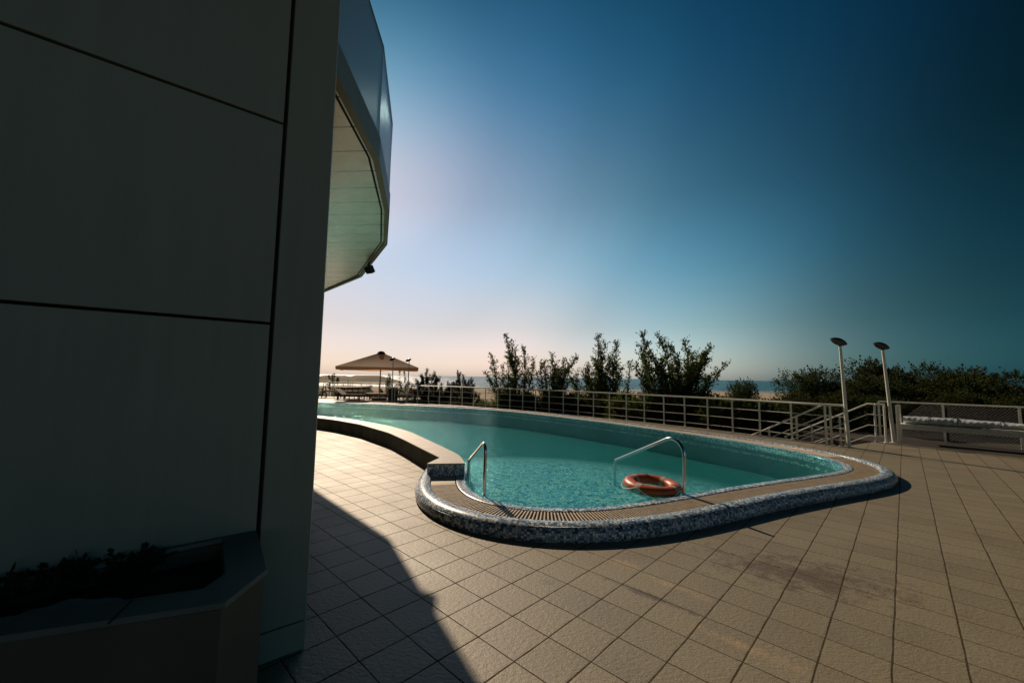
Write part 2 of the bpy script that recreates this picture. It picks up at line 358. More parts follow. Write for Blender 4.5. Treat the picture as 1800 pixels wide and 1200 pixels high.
W_OUT = smooth_path([(-1.093, 6.414), (-1.62, 7.30), (-2.10, 8.12), (-2.68, 9.05), (-3.85, 10.48), (-4.9, 11.42), (-6.0, 12.15), (-9, 13.55), (-14.5, 15.4)], 90, 12)
W_IN[0] = (-.662, 6.043)
POOL_LOOP = [tuple(p) for p in off(-.168)[::3]] + [(-14.6, 21.4), (-14.6, 16.0)] + [tuple(p) for p in W_IN[::-1][::2]]
HOLE = [tuple(p) for p in off(.40)[::3]] + [(-15, 21.8), (-15, 15.7)] + [tuple((a+b)/2) for a, b in zip(W_IN[::-1][::3], W_OUT[::-1][::3])] + [(-.95, 6.3)]

def fill(name, loops, z, mat, parent=None, uv=False):
    bm = bmesh.new()
    for lp in loops:
        vs = [bm.verts.new((x, y, z)) for x, y in lp]
        for i in range(len(vs)): bm.edges.new((vs[i], vs[(i+1) % len(vs)]))
    bmesh.ops.triangle_fill(bm, use_beauty=True, use_dissolve=False, edges=bm.edges)
    for f in bm.faces:
        if f.normal.z < 0: f.normal_flip()
    if uv:
        ul = bm.loops.layers.uv.new('UVMap')
        for f in bm.faces:
            for l in f.loops: l[ul].uv = (l.vert.co.x, l.vert.co.y)
    me = bpy.data.meshes.new(name); bm.to_mesh(me); bm.free(); me.materials.append(mat)
    o = bpy.data.objects.new(name, me); COL.objects.link(o)
    if parent: o.parent = parent
    return o

# ------------------------------------------------------------------ deck, terrain, sea
RAIL = [(7.84, 10.22), (7.51, 10.98), (7.10, 11.70), (6.68, 12.36), (6.24, 13.00), (5.77, 13.61), (5.30, 14.20), (4.82, 14.80), (4.34, 15.40), (3.85, 16.02), (3.35, 16.62), (2.82, 17.20),
        (2.27, 17.78), (1.71, 18.37), (1.13, 18.93), (.55, 19.42), (-.06, 19.87), (-.67, 20.32), (-1.31, 20.76), (-1.95, 21.24), (-2.61, 21.74), (-3.28, 22.18), (-3.95, 22.50), (-4.61, 22.80), (-5.3, 23.08), (-6.0, 23.32), (-6.7, 23.5)]
edge = []
for i, p in enumerate(RAIL):
    a = Vector(RAIL[max(i-1, 0)]); b = Vector(RAIL[min(i+1, len(RAIL)-1)]); t = (b-a).normalized(); edge.append((p[0]+t.y*.10, p[1]-t.x*.10))
DECK = [(-45, -30), (41, -30), (10.93, 8.79), (10.18, 9.88), (9.72, 10.92), (8.10, 10.02)] + edge + [(-6.9, 23.7), (-5.2, 28.5), (-45, 29.2)]
deck = fill('deck_paving', [DECK, HOLE], 0, PAV); meta(deck, kind='structure')
sk = MB(); n_ = len(DECK)
for i in range(n_):
    a, b = DECK[i], DECK[(i+1) % n_]; sk.add([(a[0], a[1], -.002), (b[0], b[1], -.002), (b[0], b[1], -2.2), (a[0], a[1], -2.2)], [(0, 1, 2, 3)])
meta(sk.build('deck_edge', CONC), kind='structure')
fl = fill('deck_subbase', [[(x*1.0, y) for x, y in DECK], HOLE], -.06, CONC); meta(fl, kind='structure')
dl = MB()
dp = [(7.60, 10.02), (8.211, 8.832), (8.752, 8.10), (9.15, 7.30), (10.6, 4.6)]
for a, b in zip(dp[:-1], dp[1:]):
    a = Vector((*a, 0)); b = Vector((*b, 0)); t = (b-a).normalized(); q = Vector((-t.y, t.x, 0))*.014
    dl.add([a-q+Vector((0,0,.004)), a+q+Vector((0,0,.004)), b+q+Vector((0,0,.004)), b-q+Vector((0,0,.004))], [(0, 1, 2, 3)])
meta(dl.build('drain_joint', GROOVE), kind='structure')

def terrain():
    xs = np.r_[-3000, -800, -300, np.linspace(-120, 120, 81), 300, 800, 3000]
    ys = np.r_[-1500, -300, -60, np.linspace(-20, 60, 54), np.linspace(64, 260, 50), 400]
    X, Y = np.meshgrid(xs, ys)
    # distance beyond the deck's seaward edge
    d = (X - 5.0)*.78 + (Y - 14.6)*.62
    d2 = np.where(X < -1, Y - 22.3 - .32*(-X-1)*0, d); d = np.where(X < -1, np.minimum(d2, d + 10), d)
    inside = np.clip((d + 1.2) / 1.2, 0, 1); inside = np.where((X < -5) & (Y < 29.5), 0, inside)
    slope = np.interp(Y, [0, 30, 60, 120, 150, 260], [-1.0, -1.15, -1.7, -2.25, -2.6, -4])
    nz = .18*np.sin(X*.7+Y*.4)*np.sin(Y*.55-X*.2) + .25*np.sin(X*.11)*np.sin(Y*.09+1)
    Z = np.where(inside > 0, slope*inside + (-2.1)*(1-inside) + nz*inside*np.clip((140-Y)/60, 0, 1), -2.1)
    Z = np.where(Y > 260, -5, Z)
    h, w_ = X.shape; V = np.stack([X.ravel(), Y.ravel(), Z.ravel()], 1).tolist()
    F = [(i*w_+j, i*w_+j+1, (i+1)*w_+j+1, (i+1)*w_+j) for i in range(h-1) for j in range(w_-1)]
    m = Mat('terrain', rough=.95, spec=.15); sp = m.n('ShaderNodeSeparateXYZ'); m.l(m.tc(), sp.inputs[0])
    mr = m.n('ShaderNodeMapRange'); m.l(m.math('MULTIPLY_ADD', m.noise(.06, 5), 60.0, sp.outputs[1]), mr.inputs[0]); mr.inputs[1].default_value = 72; mr.inputs[2].default_value = 96
    g = m.ramp(m.noise(1.2, 6), [(.3, (.022, .030, .010)), (.55, (.06, .062, .026)), (.75, (.15, .12, .07))])
    s = m.ramp(m.noise(.3, 5), [(.3, (.26, .21, .15)), (.7, (.42, .35, .26))])
    m.col(m.mix(mr.outputs[0], g, s)); m.bump(m.noise(3, 6), .1, .6)
    o = MB().add(V, F).build('terrain', m.m, smooth=True); meta(o, kind='structure')
terrain()
sv = MB(); sv.add([(-14000, 118, -2.45), (14000, 118, -2.45), (14000, 14000, -2.45), (-14000, 14000, -2.45)], [(0, 1, 2, 3)])
meta(sv.build('sea', sea_mat()), kind='structure')
fm = MB()
for k, (yy, a) in enumerate(((141, 0.0), (149, 1.3), (158, 2.2))):
    xs = np.linspace(-160, 160, 161); up = [(x, yy + 2.2*math.sin(x*.045+a) + .7*math.sin(x*.31+a)) for x in xs]
    wd = [max(0.05, (1.3 - .3*k)*(.5 + .5*math.sin(x*.19 + a*3) + .4*math.sin(x*.47 + a))) for x in xs]
    vs = [(x, y, -2.44 + .001*k) for x, y in up] + [(x, y + w2, -2.41) for (x, y), w2 in zip(up, wd)]; n2 = len(xs)
    fm.add(vs, [(i, i+1, n2+i+1, n2+i) for i in range(n2-1)])
meta(fm.build('surf_foam', simple('foam', (.7, .7, .7), .8)), kind='structure')
BED = [(9.80, 10.93), (10.20, 9.90), (10.95, 8.80), (41, -30), (90, -30), (90, 45), (13, 30), (9.2, 13.9)]
bed = MB(); bed.prism(BED, -1.9, -.03); meta(bed.build('planting_bed', SOIL), kind='structure')

# ------------------------------------------------------------------ pool
pool = thing('swimming_pool', 'blue mosaic rimmed outdoor swimming pool curving across the paved deck', 'pool', (2, 10, 0))
PM = Matrix.Translation((-2, -10, 0))
def into(o, par):
    o.parent = par; o.matrix_parent_inverse = Matrix.Translation(-Vector(par.location)); return o
NB = len(IN)
curb = sweep([(.345, .02), (.347, .135), (.356, .146), (.385, .152), (.425, .154), (.462, .150), (.495, .137), (.522, .115), (.540, .085), (.546, .052), (.540, .022), (.522, -.01)], MOS).build('curb', MOS, smooth=True); into(curb, pool)
lip = sweep([(-.172, -.12), (-.158, .095), (-.142, .116), (-.10, .1215), (-.03, .124), (-.004, .124), (.004, .118), (.006, .02)], MOSW).build('tiled_lip', MOSW, smooth=True); into(lip, pool)
ch = sweep([(.006, .005), (.346, .005)], DARK).build('gutter', DARK); into(ch, pool)
# overflow grille: slats near the camera, plates beyond
gm = MB()
s0, s1, s2 = .98, 9.6, ARC[-1]
def at_arc(s, o):
    i = np.interp(s, ARC, np.arange(NB)); k = int(min(i, NB-2)); f = i-k
    p = IN[k]*(1-f)+IN[k+1]*f; nn = NRM[k]*(1-f)+NRM[k+1]*f; nn = nn/np.linalg.norm(nn); t = TAN[k]*(1-f)+TAN[k+1]*f
    return p + nn*o, nn, t/np.linalg.norm(t)
s = s0
while s < s1:
    a, nn, t = at_arc(s, .015); b, _, _ = at_arc(s, .342)
    ang = math.atan2(nn[1], nn[0]); c = (a+b)/2; jz = rng.normal(0, .0007)
    gm.box((c[0], c[1], .114+jz), (.322, .0145, .006), ang)
    s += .034
for o_ in (.06, .18, .30):
    pts = [at_arc(x, o_)[0] for x in np.arange(s0, s1, .08)]; gm.tube([(p[0], p[1], .100) for p in pts], .006, 5)
into(gm.build('grille', SLAT), pool)
def plate(sa, sb):
    k = max(2, int((sb-sa)/.09)); vs = []; 
    for q in range(k+1):
        x = sa+(sb-sa)*q/k
        for o_, z in ((.014, .06), (.014, .118), (.342, .118), (.342, .06)):
            p = at_arc(x, o_)[0]; vs.append((p[0], p[1], z))
    fs = [(q*4+j, q*4+(j+1) % 4, (q+1)*4+(j+1) % 4, (q+1)*4+j) for q in range(k) for j in range(4)]
    fs += [(3, 2, 1, 0), (k*4, k*4+1, k*4+2, k*4+3)]; mq = MB(); mq.add(vs, fs); into(mq.build('coping_plate', SLAT, bevel=.003), pool)
plate(.3, .70); plate(.706, .90); plate(.906, .965); s = s1+.02
while s < s2-.6: plate(s, s+.744); s += .75
# basin, shallow ledge and step
bw = MB(); L_ = POOL_LOOP; acc = 0
for i in range(len(L_)):
    a, b = L_[i], L_[(i+1) % len(L_)]; d = math.dist(a, b)
    z1 = .0 
    bw.add([(a[0], a[1], z1), (b[0], b[1], z1), (b[0], b[1], -1.35), (a[0], a[1], -1.35)], [(0, 1, 2, 3)], [[(acc, 0), (acc+d, 0), (acc+d, 1.35), (acc, 1.35)]]); acc += d
into(bw.build('basin_wall', BASIN), pool)
gx, gy = np.arange(-15.5, 7.3, .22), np.arange(3.7, 22.6, .22); GX, GY = np.meshgrid(gx, gy)
ee = np.sqrt(((GX-.2)/2.6)**2 + ((GY-4.7)/3.0)**2) - 1; tt = np.clip(ee/1.25, 0, 1); GZ = -.085 - .42*(tt*tt*(3-2*tt))
nxg, nyg = len(gx), len(gy); vv = [(GX[j, i], GY[j, i], GZ[j, i]) for j in range(nyg) for i in range(nxg)]
ff = [(j*nxg+i, j*nxg+i+1, (j+1)*nxg+i+1, (j+1)*nxg+i) for j in range(nyg-1) for i in range(nxg-1)]
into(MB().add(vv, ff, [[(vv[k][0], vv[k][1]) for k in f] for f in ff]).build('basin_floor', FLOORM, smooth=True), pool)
# raised wall on the left: mosaic end block, plain outer face, stone top
ZT = .30
def wall_body():
    mb = MB(); inn = [tuple(p) for p in W_IN]; ou = [tuple(p) for p in W_OUT]
    inn2 = inn[1:]; P = [(-1.196, 5.975), (-.662, 6.043)] + inn2 + ou[::-1]
    n = len(P)
    acc = 0
    for i in range(n):
        a, b = P[i], P[(i+1) % n]; d = math.dist(a, b); mi = 1 if i < 1 + len(inn2) else 0
        if i >= len(P)-1: mi = 1
        mb.add([(a[0], a[1], -.4), (b[0], b[1], -.4), (b[0], b[1], ZT-.02), (a[0], a[1], ZT-.02)], [(0, 1, 2, 3)], [[(acc, 0), (acc+d, 0), (acc+d, .68), (acc, .68)]], mi); acc += d
    return mb, P
mb, WP = wall_body(); rw = mb.build('raised_wall', [CONC, MOS]); into(rw, pool)
cap = MB()
top = [(-1.200, 5.968), (-.655, 6.036)] + [tuple(p) for p in W_IN[1:]] + [tuple(p) for p in W_OUT[::-1]]
k = len(W_IN); cv = []
A = [(-.655, 6.036)] + [tuple(p) for p in W_IN[1:]]; B = [(-1.200, 5.968)] + [tuple(p) for p in W_OUT[:k-1]]
A = np.array(A); B = np.array(B); Bt = np.r_[0, np.cumsum(np.linalg.norm(np.diff(B, axis=0), axis=1))]
for i in range(len(A)-1):
    g = .0015 if i % 6 == 5 else 0
    q = [A[i], A[i+1]*(1-g)+A[i]*g, B[i+1]*(1-g)+B[i]*g, B[i]]
    n8 = [(p[0], p[1], ZT-.02) for p in q] + [(p[0], p[1], ZT) for p in q]
    cap.add(n8, [(7, 6, 5, 4), (0, 1, 5, 4), (2, 3, 7, 6)])
cap.add([(-1.200, 5.968, ZT-.02), (-.655, 6.036, ZT-.02), (-.655, 6.036, ZT), (-1.200, 5.968, ZT)], [(0, 1, 2, 3)])
into(cap.build('wall_coping', CAP), pool)
# water body
wb = MB(); WL = [tuple(p) for p in off(-.012)[::3]] + [(-14.5, 21.3), (-14.5, 16.1)] + [(p[0]+.004, p[1]+.002) for p in W_IN[::-1][::2]]
bmw = bmesh.new(); vs = [bmw.verts.new((x, y, .119)) for x, y in WL]
es = [bmw.edges.new((vs[i], vs[(i+1) % len(vs)])) for i in range(len(vs))]
bmesh.ops.triangle_fill(bmw, use_beauty=True, edges=es)
ex = bmesh.ops.extrude_face_region(bmw, geom=list(bmw.faces)); 
for v in [g for g in ex['geom'] if isinstance(g, bmesh.types.BMVert)]: v.co.z = -1.2
bmesh.ops.recalc_face_normals(bmw, faces=bmw.faces)
topz = [f.normal.z for f in bmw.faces if all(v.co.z > 0 for v in f.verts)]
if topz[0] < 0:
    for f in bmw.faces: f.normal_flip()
mew = bpy.data.meshes.new('pool_water'); bmw.to_mesh(mew); bmw.free(); mew.materials.append(water_mat())
wo = bpy.data.objects.new('water', mew); COL.objects.link(wo); meta(wo, kind='structure')

# ------------------------------------------------------------------ grab rails
def arc_pts(a, b, c, r, n=7):
    a, b, c = Vector(a), Vector(b), Vector(c); u = (a-b).normalized(); v = (c-b).normalized(); th = u.angle(v)
    d = r/math.tan(th/2); p0 = b+u*d; p2 = b+v*d; ctr = b+(u+v).normalized()*(r/math.sin(th/2)); o_ = []
    for i in range(n+1):
        t = i/n; q = (p0-ctr).slerp(p2-ctr, t).normalized()*r; o_.append(ctr+q)
    return o_
def grab_rail(loc, dirv, h, run, lo, label, rb=.10):
    t = thing('grab_rail', label, 'grab rail', loc, 0, 'curved steel rails at the pool steps')
    d = Vector((*dirv, 0)).normalized()
    a = Vector((0, 0, -.30)); b = d*-.03 + Vector((0, 0, h)); c = d*run + Vector((0, 0, lo)); e = d*(run+.03) + Vector((0, 0, -.75))
    pts = [a] + arc_pts(a, b, c, rb) + arc_pts(b, c, e, .05) + [e]
    mb = MB(); mb.tube(pts, .0215, 14); mb.build('bent_tube', CHROME, t, smooth=True)
    f = MB(); f.lathe([(.0225, .004), (.050, .004), (.052, .010), (.024, .018)], 18, Matrix.Translation((0, 0, -.045))); f.build('base_flange', CHROME, t, smooth=True)
    return t
grab_rail((-.314, 5.107, .119), (-.28, .96), .66, 1.06, .20, 'steel grab rail near the end of the raised wall, seen almost end on')
grab_rail((2.20, 5.27, .119), (-.44, .90), .775, 1.30, .17, 'long sloping steel grab rail beside the orange life buoy', rb=.19)

# ------------------------------------------------------------------ life buoy
ORG = simple('faded_orange', (.46, .085, .018), .42, var=.25, scale=7); BAND = simple('grey_tape', (.50, .36, .27), .4); ROPE = simple('rope', (.62, .60, .54), .8)
lb = thing('life_buoy', 'orange ring buoy floating at the foot of the sloping rail', 'life buoy', (1.90, 5.55, .150)); lb.rotation_euler = (R(3), R(1.5), R(20))
def torus(mb, R0, r0, r1, a0=0, a1=2*math.pi, n=56, k=16, sc_=1.0):
    vs = []; fs = []; full = abs(a1-a0-2*math.pi) < 1e-6; m_ = n if full else n+1
    for i in range(m_):
        q = a0+(a1-a0)*i/n
        for j in range(k):
            p = 2*math.pi*j/k; rr = R0+r0*sc_*math.cos(p); vs.append((rr*math.cos(q), rr*math.sin(q), r1*sc_*math.sin(p)))
    for i in range(n if full else n):
        for j in range(k): fs.append((i*k+j, ((i+1) % m_)*k+j, ((i+1) % m_)*k+(j+1) % k, i*k+(j+1) % k))
    return mb.add(vs, fs)
torus(MB(), .290, .082, .066).build('ring', ORG, lb, smooth=True)
for q in (20, 110, 200, 290):
    torus(MB(), .290, .082, .066, R(q-7), R(q+7), 6, 16, 1.03).build('band', BAND, lb, smooth=True)
rp = []
for i in range(97):
    q = 2*math.pi*i/96; u_ = abs(math.sin(2*(q-R(20)))); rp.append(((.374+.018*u_)*math.cos(q), (.374+.018*u_)*math.sin(q),   .030-.085*u_))
MB().tube(rp, .0075, 6).build('grab_line', ROPE, lb, smooth=True)

# ------------------------------------------------------------------ building
WX, WD = Vector((-1.161, 2.456, 0)), Vector((.776, .631, 0)).normalized()
WN = Vector((WD.y, -WD.x, 0))                       # outward normal of the facade (towards the camera)
bd = thing('building', 'pale panelled building corner with rounded balcony above the deck', 'building', (-1.161, 2.456, 0))
def wp(s_, o_, z): p = WX + WD*s_ + WN*o_; return (p.x-WX.x, p.y-WX.y, z)
HB = 8.6
body = MB(); back = [(-1.401, 2.963), (-2.35, 4.9), (-4.4, 8.2), (-6.2, 10.1), (-10, 13), (-22, 12), (-22, -12)]
q0 = WX + WD*(-22); poly = [(WX.x-.02, WX.y+.05)] + back[1:5] + [(-24, 16), (q0.x-6, q0.y+4), (q0.x, q0.y)]
poly = [(x-WX.x, y-WX.y) for x, y in poly]
poly2 = [(p[0]-WN.x*.03, p[1]-WN.y*.03) for p in poly]
body.prism(poly2, 0, HB-.1); body.build('wall_core', GROOVE, bd)
# facing panels with open joints
JZ = [0.0, .157, .611, 1.842, 3.034, 4.262, 5.49, 6.72, HB]; SX = [-.267, -1.83, -3.4, -4.97, -6.54, -8.11, -9.68]
for i in range(len(SX)-1):
    for k in range(len(JZ)-1):
        if k == len(JZ)-1: continue
        m_ = MB(); g = .008; a = SX[i]-g; b = SX[i+1]+g
        v = [wp(b, -.028, JZ[k]+g), wp(a, -.028, JZ[k]+g), wp(a, -.028, JZ[k+1]-g), wp(b, -.028, JZ[k+1]-g), wp(b, 0, JZ[k]+g), wp(a, 0, JZ[k]+g), wp(a, 0, JZ[k+1]-g), wp(b, 0, JZ[k+1]-g)]
        m_.add(v, [(0, 3, 2, 1), (4, 5, 6, 7), (0, 1, 5, 4), (1, 2, 6, 5), (2, 3, 7, 6), (3, 0, 4, 7)]); m_.build('facade_panel', WALL, bd, bevel=.003)
for nm, za, zb in (('plinth', 0, .153), ('corner_pilaster', .160, HB)):
    pil = MB(); v = []
    for z in (za, zb):
        v += [wp(-.254, 0, z), wp(0, 0, z), (-.10, .22, z), wp(-.254, -.21, z)]
    pil.add(v, [(0, 1, 5, 4), (1, 2, 6, 5), (2, 3, 7, 6), (3, 0, 4, 7), (4, 5, 6, 7), (3, 2, 1, 0)]); pil.build(nm, WALL, bd, bevel=.004)
par = MB(); par.prism(poly, HB-.1, HB); par.build('roof', CONC, bd)
# balcony
BP = [(-1.405, 2.985), (-1.486, 4.263), (-1.80, 5.68), (-2.272, 7.126), (-3.641, 9.592), (-5.498, 11.588), (-8.6, 13.6)]
SOF = Mat('soffit_boards', rough=.3, spec=.8)
sxx = SOF.n('ShaderNodeMapping', vector_type='TEXTURE'); sxx.inputs['Rotation'].default_value = (0, 0, R(-4)); sxx.inputs['Scale'].default_value = (.415,)*3; SOF.l(SOF.tc(), sxx.inputs[0])
spx = SOF.n('ShaderNodeSeparateXYZ'); SOF.l(sxx.outputs[0], spx.inputs[0]); fy = SOF.math('FRACT', SOF.math('ADD', spx.outputs[1], 50.1))
SOF.set('Coat Weight', .8); SOF.set('Coat Roughness', .22); gr = SOF.math('LESS_THAN', fy, .05); cb = SOF.ramp(SOF.noise(2.2, 6, rough=.7), [(.3, (.62, .51, .33)), (.6, (.90, .78, .57))]); SOF.col(SOF.mix(gr, cb, (.04, .035, .025)))
SOF.bump(SOF.math('SUBTRACT', 1.0, gr), .004, .6)
FAS = simple('fascia_metal', (.17, .14, .06), .5, var=.12)
GL = Mat('frosted_glass', (.40, .44, .41), .2, spec=.4); o_ = GL.t.nodes['Material Output']; tr = GL.n('ShaderNodeBsdfTransparent'); tr.inputs[0].default_value = (.42, .55, .62, 1)
tl = GL.n('ShaderNodeBsdfTranslucent'); tl.inputs[0].default_value = (.14, .20, .24, 1)
mx1 = GL.n('ShaderNodeMixShader'); mx1.inputs[0].default_value = .25; GL.l(GL.b.outputs[0], mx1.inputs[1]); GL.l(tl.outputs[0], mx1.inputs[2])
mx2 = GL.n('ShaderNodeMixShader'); mx2.inputs[0].default_value = .36; GL.l(mx1.outputs[0], mx2.inputs[1]); GL.l(tr.outputs[0], mx2.inputs[2]); GL.l(mx2.outputs[0], o_.inputs[0]); GL = GL.m
bal = MB(); inner = [(-8.6, 11.5), (-4.0, 7.6), (-2.2, 4.6)]
rel = [(x-WX.x, y-WX.y) for x, y in BP]; inr = [(x-WX.x, y-WX.y) for x, y in inner]
def offs(pts, d):
    o2 = []
    for i, p in enumerate(pts):
        a = Vector(pts[max(i-1, 0)]); b = Vector(pts[min(i+1, len(pts)-1)]); t = (b-a).normalized(); o2.append((p[0]-t.y*d, p[1]+t.x*d))
    return o2
ins = offs(rel, .07)
bal.prism(ins + inr, 3.93, 4.14); balo = bal.build('balcony', SOF.m, bd)
fa = MB()
for i in range(len(rel)-1):
    a, b = rel[i], rel[i+1]; a2, b2 = ins[i], ins[i+1]
    vs = [(*a, 3.90), (*b, 3.90), (*b2, 3.90), (*a2, 3.90), (*a, 4.17), (*b, 4.17), (*b2, 4.17), (*a2, 4.17)]
    fa.add(vs, [(0, 1, 2, 3), (4, 7, 6, 5), (0, 4, 5, 1), (2, 6, 7, 3), (1, 5, 6, 2), (0, 3, 7, 4)])
fa.build('fascia', FAS, balo)
ed = MB(); i2 = offs(rel, .10); i3 = offs(rel, .125)
for i in range(len(rel)-1):
    ed.add([(*i2[i], 3.928), (*i2[i+1], 3.928), (*i3[i+1], 3.928), (*i3[i], 3.928)], [(0, 1, 2, 3)])
ed.build('shadow_gap', GROOVE, balo)
gi = offs(rel, .012); gi2 = offs(rel, .026)
for i in range(len(rel)-1):
    a, b, a2, b2 = [Vector(q) for q in (gi[i], gi[i+1], gi2[i], gi2[i+1])]; d = (b-a).normalized()*.006
    g = MB(); vs = [(*(a+d), 4.17), (*(b-d), 4.17), (*(b2-d), 4.17), (*(a2+d), 4.17), (*(a+d), 5.235), (*(b-d), 5.235), (*(b2-d), 5.235), (*(a2+d), 5.235)]
    g.add(vs, [(0, 3, 2, 1), (4, 5, 6, 7), (0, 1, 5, 4), (1, 2, 6, 5), (2, 3, 7, 6), (3, 0, 4, 7)]); g.build('glass_panel', GL, balo)
tr_ = MB(); tr_.tube([(x, y, 5.245) for x, y in offs(rel, .019)], .014, 6); tr_.build('top_trim', LAMPM, balo)
fl_ = thing('floodlight', 'small dark floodlight fixed under the outer edge of the balcony', 'floodlight', (-3.02, 8.33, 3.90))
f = MB(); f.box((0, 0, -.05), (.04, .04, .12)); f.build('bracket', LAMPM, fl_)
f = MB(); tl_ = Matrix.Rotation(R(35), 3, 'X'); f.box((.02, -.02, -.15), (.17, .10, .15), R(-25), tl_); f.box((.02, -.02, -.15), (.14, .13, .12), R(-25), tl_); f.build('lamp_housing', LAMPM, fl_, bevel=.006)

# ------------------------------------------------------------------ planter
pl = thing('planter', 'low stone planter box built against the dark facade', 'planter', (-1.033, 1.571, 0))
PC = simple('planter_render', (.095, .085, .062), .75, var=.15, scale=3); PCAP = simple('planter_cap', (.13, .15, .135), .6, var=.12)
O_ = [(-1.375+WN.x*.012, 2.282+WN.y*.012), (-1.046, 1.842), (-1.046, 1.579), (-1.608, 1.372), (-3.812, 0.58)]
Wf = WX + WD*(-3.812) + WN*.012
outer = O_ + [(Wf.x, Wf.y)]
inn = [(-1.471, 2.155), (-1.206, 1.796), (-1.206, 1.674), (-1.74, 1.471), (-3.73, 0.771), (Wf.x+.1, Wf.y-.1)]
def ringm(outp, inp, z0, z1):
    mb = MB(); n = len(outp); X0, Y0 = -1.033, 1.571
    vs = [(x-X0, y-Y0, z0) for x, y in outp] + [(x-X0, y-Y0, z0) for x, y in inp] + [(x-X0, y-Y0, z1) for x, y in outp] + [(x-X0, y-Y0, z1) for x, y in inp]
    fs = []
    for i in range(n):
        j = (i+1) % n; fs += [(i, j, 2*n+j, 2*n+i), (n+j, n+i, 3*n+i, 3*n+j), (2*n+i, 2*n+j, 3*n+j, 3*n+i), (j, i, n+i, n+j)]
    return mb.add(vs, fs)
def shrink(P, d):
    c = Vector((-2.0, 1.58)); return [tuple(Vector(p) + (c-Vector(p)).normalized()*d) for p in P]
ringm(shrink(outer, .014), inn, 0, .689).build('planter_wall', PC, pl); ringm(outer, shrink(inn, -.004), .692, .715).build('cap', PCAP, pl, bevel=.003)
so_ = MB(); so_.prism([(x+1.033, y-1.571) for x, y in inn], .45, .625); so_.build('soil', SOIL, pl)
gj = MB()
for fr_ in (.9,):
    pa = Vector((-1.608+.25, 1.372+.093)); gj.box((pa.x+1.033-.01, pa.y-1.571+.046, .7155), (.008, .155, .003), R(20))
gj.build('cap_joint', GROOVE, pl)
st = MB(); bm_ = bmesh.new(); bmesh.ops.create_icosphere(bm_, subdivisions=3, radius=1)
for v in bm_.verts: v.co = Vector((v.co.x*.16, v.co.y*.07, v.co.z*.05)) * (1+.12*math.sin(v.co.x*7+v.co.y*5))
me = bpy.data.meshes.new('stone'); bm_.to_mesh(me); bm_.free(); me.materials.append(simple('pale_stone', (.22, .25, .27), .6)); me.polygons.foreach_set('use_smooth', [True]*len(me.polygons))
ob = bpy.data.objects.new('stone', me); COL.objects.link(ob); ob.location = (-1.64, 1.60, .645); ob.rotation_euler = (0, 0, R(20)); meta(ob, 'pale smooth stone lying on the dark soil in the planter', 'stone')

# ------------------------------------------------------------------ foliage generators
def leaf_mesh(name, C, D, size, mat, parent, loc=(0, 0, 0), aspect=.5):
    """C: leaf centres, D: leaf directions; each leaf a folded two-triangle blade"""
    n = len(C); D = D/np.maximum(np.linalg.norm(D, axis=1), 1e-6)[:, None]
    r_ = rng.normal(size=(n, 3)); S = np.cross(D, r_); S /= np.maximum(np.linalg.norm(S, axis=1), 1e-6)[:, None]
    sz = size*(.6+.8*rng.random(n))[:, None]; S = S*sz*aspect*.5
    Nn = np.cross(D, S); V = np.empty((n, 4, 3)); V[:, 0] = C; V[:, 1] = C+D*sz*.5+S+Nn*.2; V[:, 2] = C+D*sz; V[:, 3] = C+D*sz*.5-S+Nn*.2
    me = bpy.data.meshes.new(name); me.vertices.add(n*4); me.vertices.foreach_set('co', V.reshape(-1))
    me.loops.add(n*4); me.loops.foreach_set('vertex_index', np.arange(n*4)); me.polygons.add(n)
    me.polygons.foreach_set('loop_start', np.arange(n)*4); me.polygons.foreach_set('loop_total', np.full(n, 4)); me.update(); me.validate()
    me.materials.append(mat); o = bpy.data.objects.new(name, me); COL.objects.link(o)
    if parent: o.parent = parent
    o.location = loc; return o
def shoot(a, b, bend, n=9):
    a, b = np.array(a, float), np.array(b, float); t = np.linspace(0, 1, n)[:, None]; side = rng.normal(size=3)*bend*np.linalg.norm(b-a)
    return a*(1-t)+b*t + side*np.sin(t*math.pi) + np.cumsum(rng.normal(size=(n, 3)), 0)*.006*np.linalg.norm(b-a)
def shoots_tree(base, tips, label, group, lsize=.10, dens=40, name='tree', mat=None, tr=.045, twl=.64, start=.22):
    base = np.array(base, float); t = thing(name, label, 'tree', tuple(base), 0, group); tb = MB(); C = []; D = []
    for tip in tips:
        tip = np.array(tip)-base; P = shoot((rng.normal()*.06, rng.normal()*.06, 0), tip, .06); L = np.linalg.norm(tip)
        tb.tube(P, [tr*(1-.9*i/8) for i in range(9)], 6)
        n = int(dens*L*.55)
        for _ in range(n):
            u_ = start+(1-start)*rng.random()**.85; i = min(int(u_*8), 7); p = P[i]*(1-(u_*8-i))+P[i+1]*(u_*8-i); ax = P[i+1]-P[i]; ax /= np.linalg.norm(ax)
            ln = twl*(1.25-u_)*(.45+rng.random()*1.1); d = rng.normal(size=3); d[2] = abs(d[2])*.5; d = d/np.linalg.norm(d)+ax*.75; d /= np.linalg.norm(d)
            e = p+d*ln; tb.tube([p, (p+e)/2+rng.normal(size=3)*.02, e], [.006, .004, .002], 3, cap=False)
            k = max(4, int(ln*27)); s_ = rng.random(k)[:, None]; C.append(p+(e-p)*s_+rng.normal(size=(k, 3))*.03); D.append(d+rng.normal(size=(k, 3))*.75)
        k = int(L*22); s_ = rng.random(k)*(1-start)+start; idx = np.clip((s_*8).astype(int), 0, 7); p = P[idx]+(P[idx+1]-P[idx])*((s_*8-idx)[:, None])
        C.append(p+rng.normal(size=(k, 3))*.02); D.append((P[idx+1]-P[idx])*3+rng.normal(size=(k, 3))*.8)
    tb.build('trunk', BARK, t); leaf_mesh('crown', np.concatenate(C), np.concatenate(D), lsize, mat or LEAF, t); return t
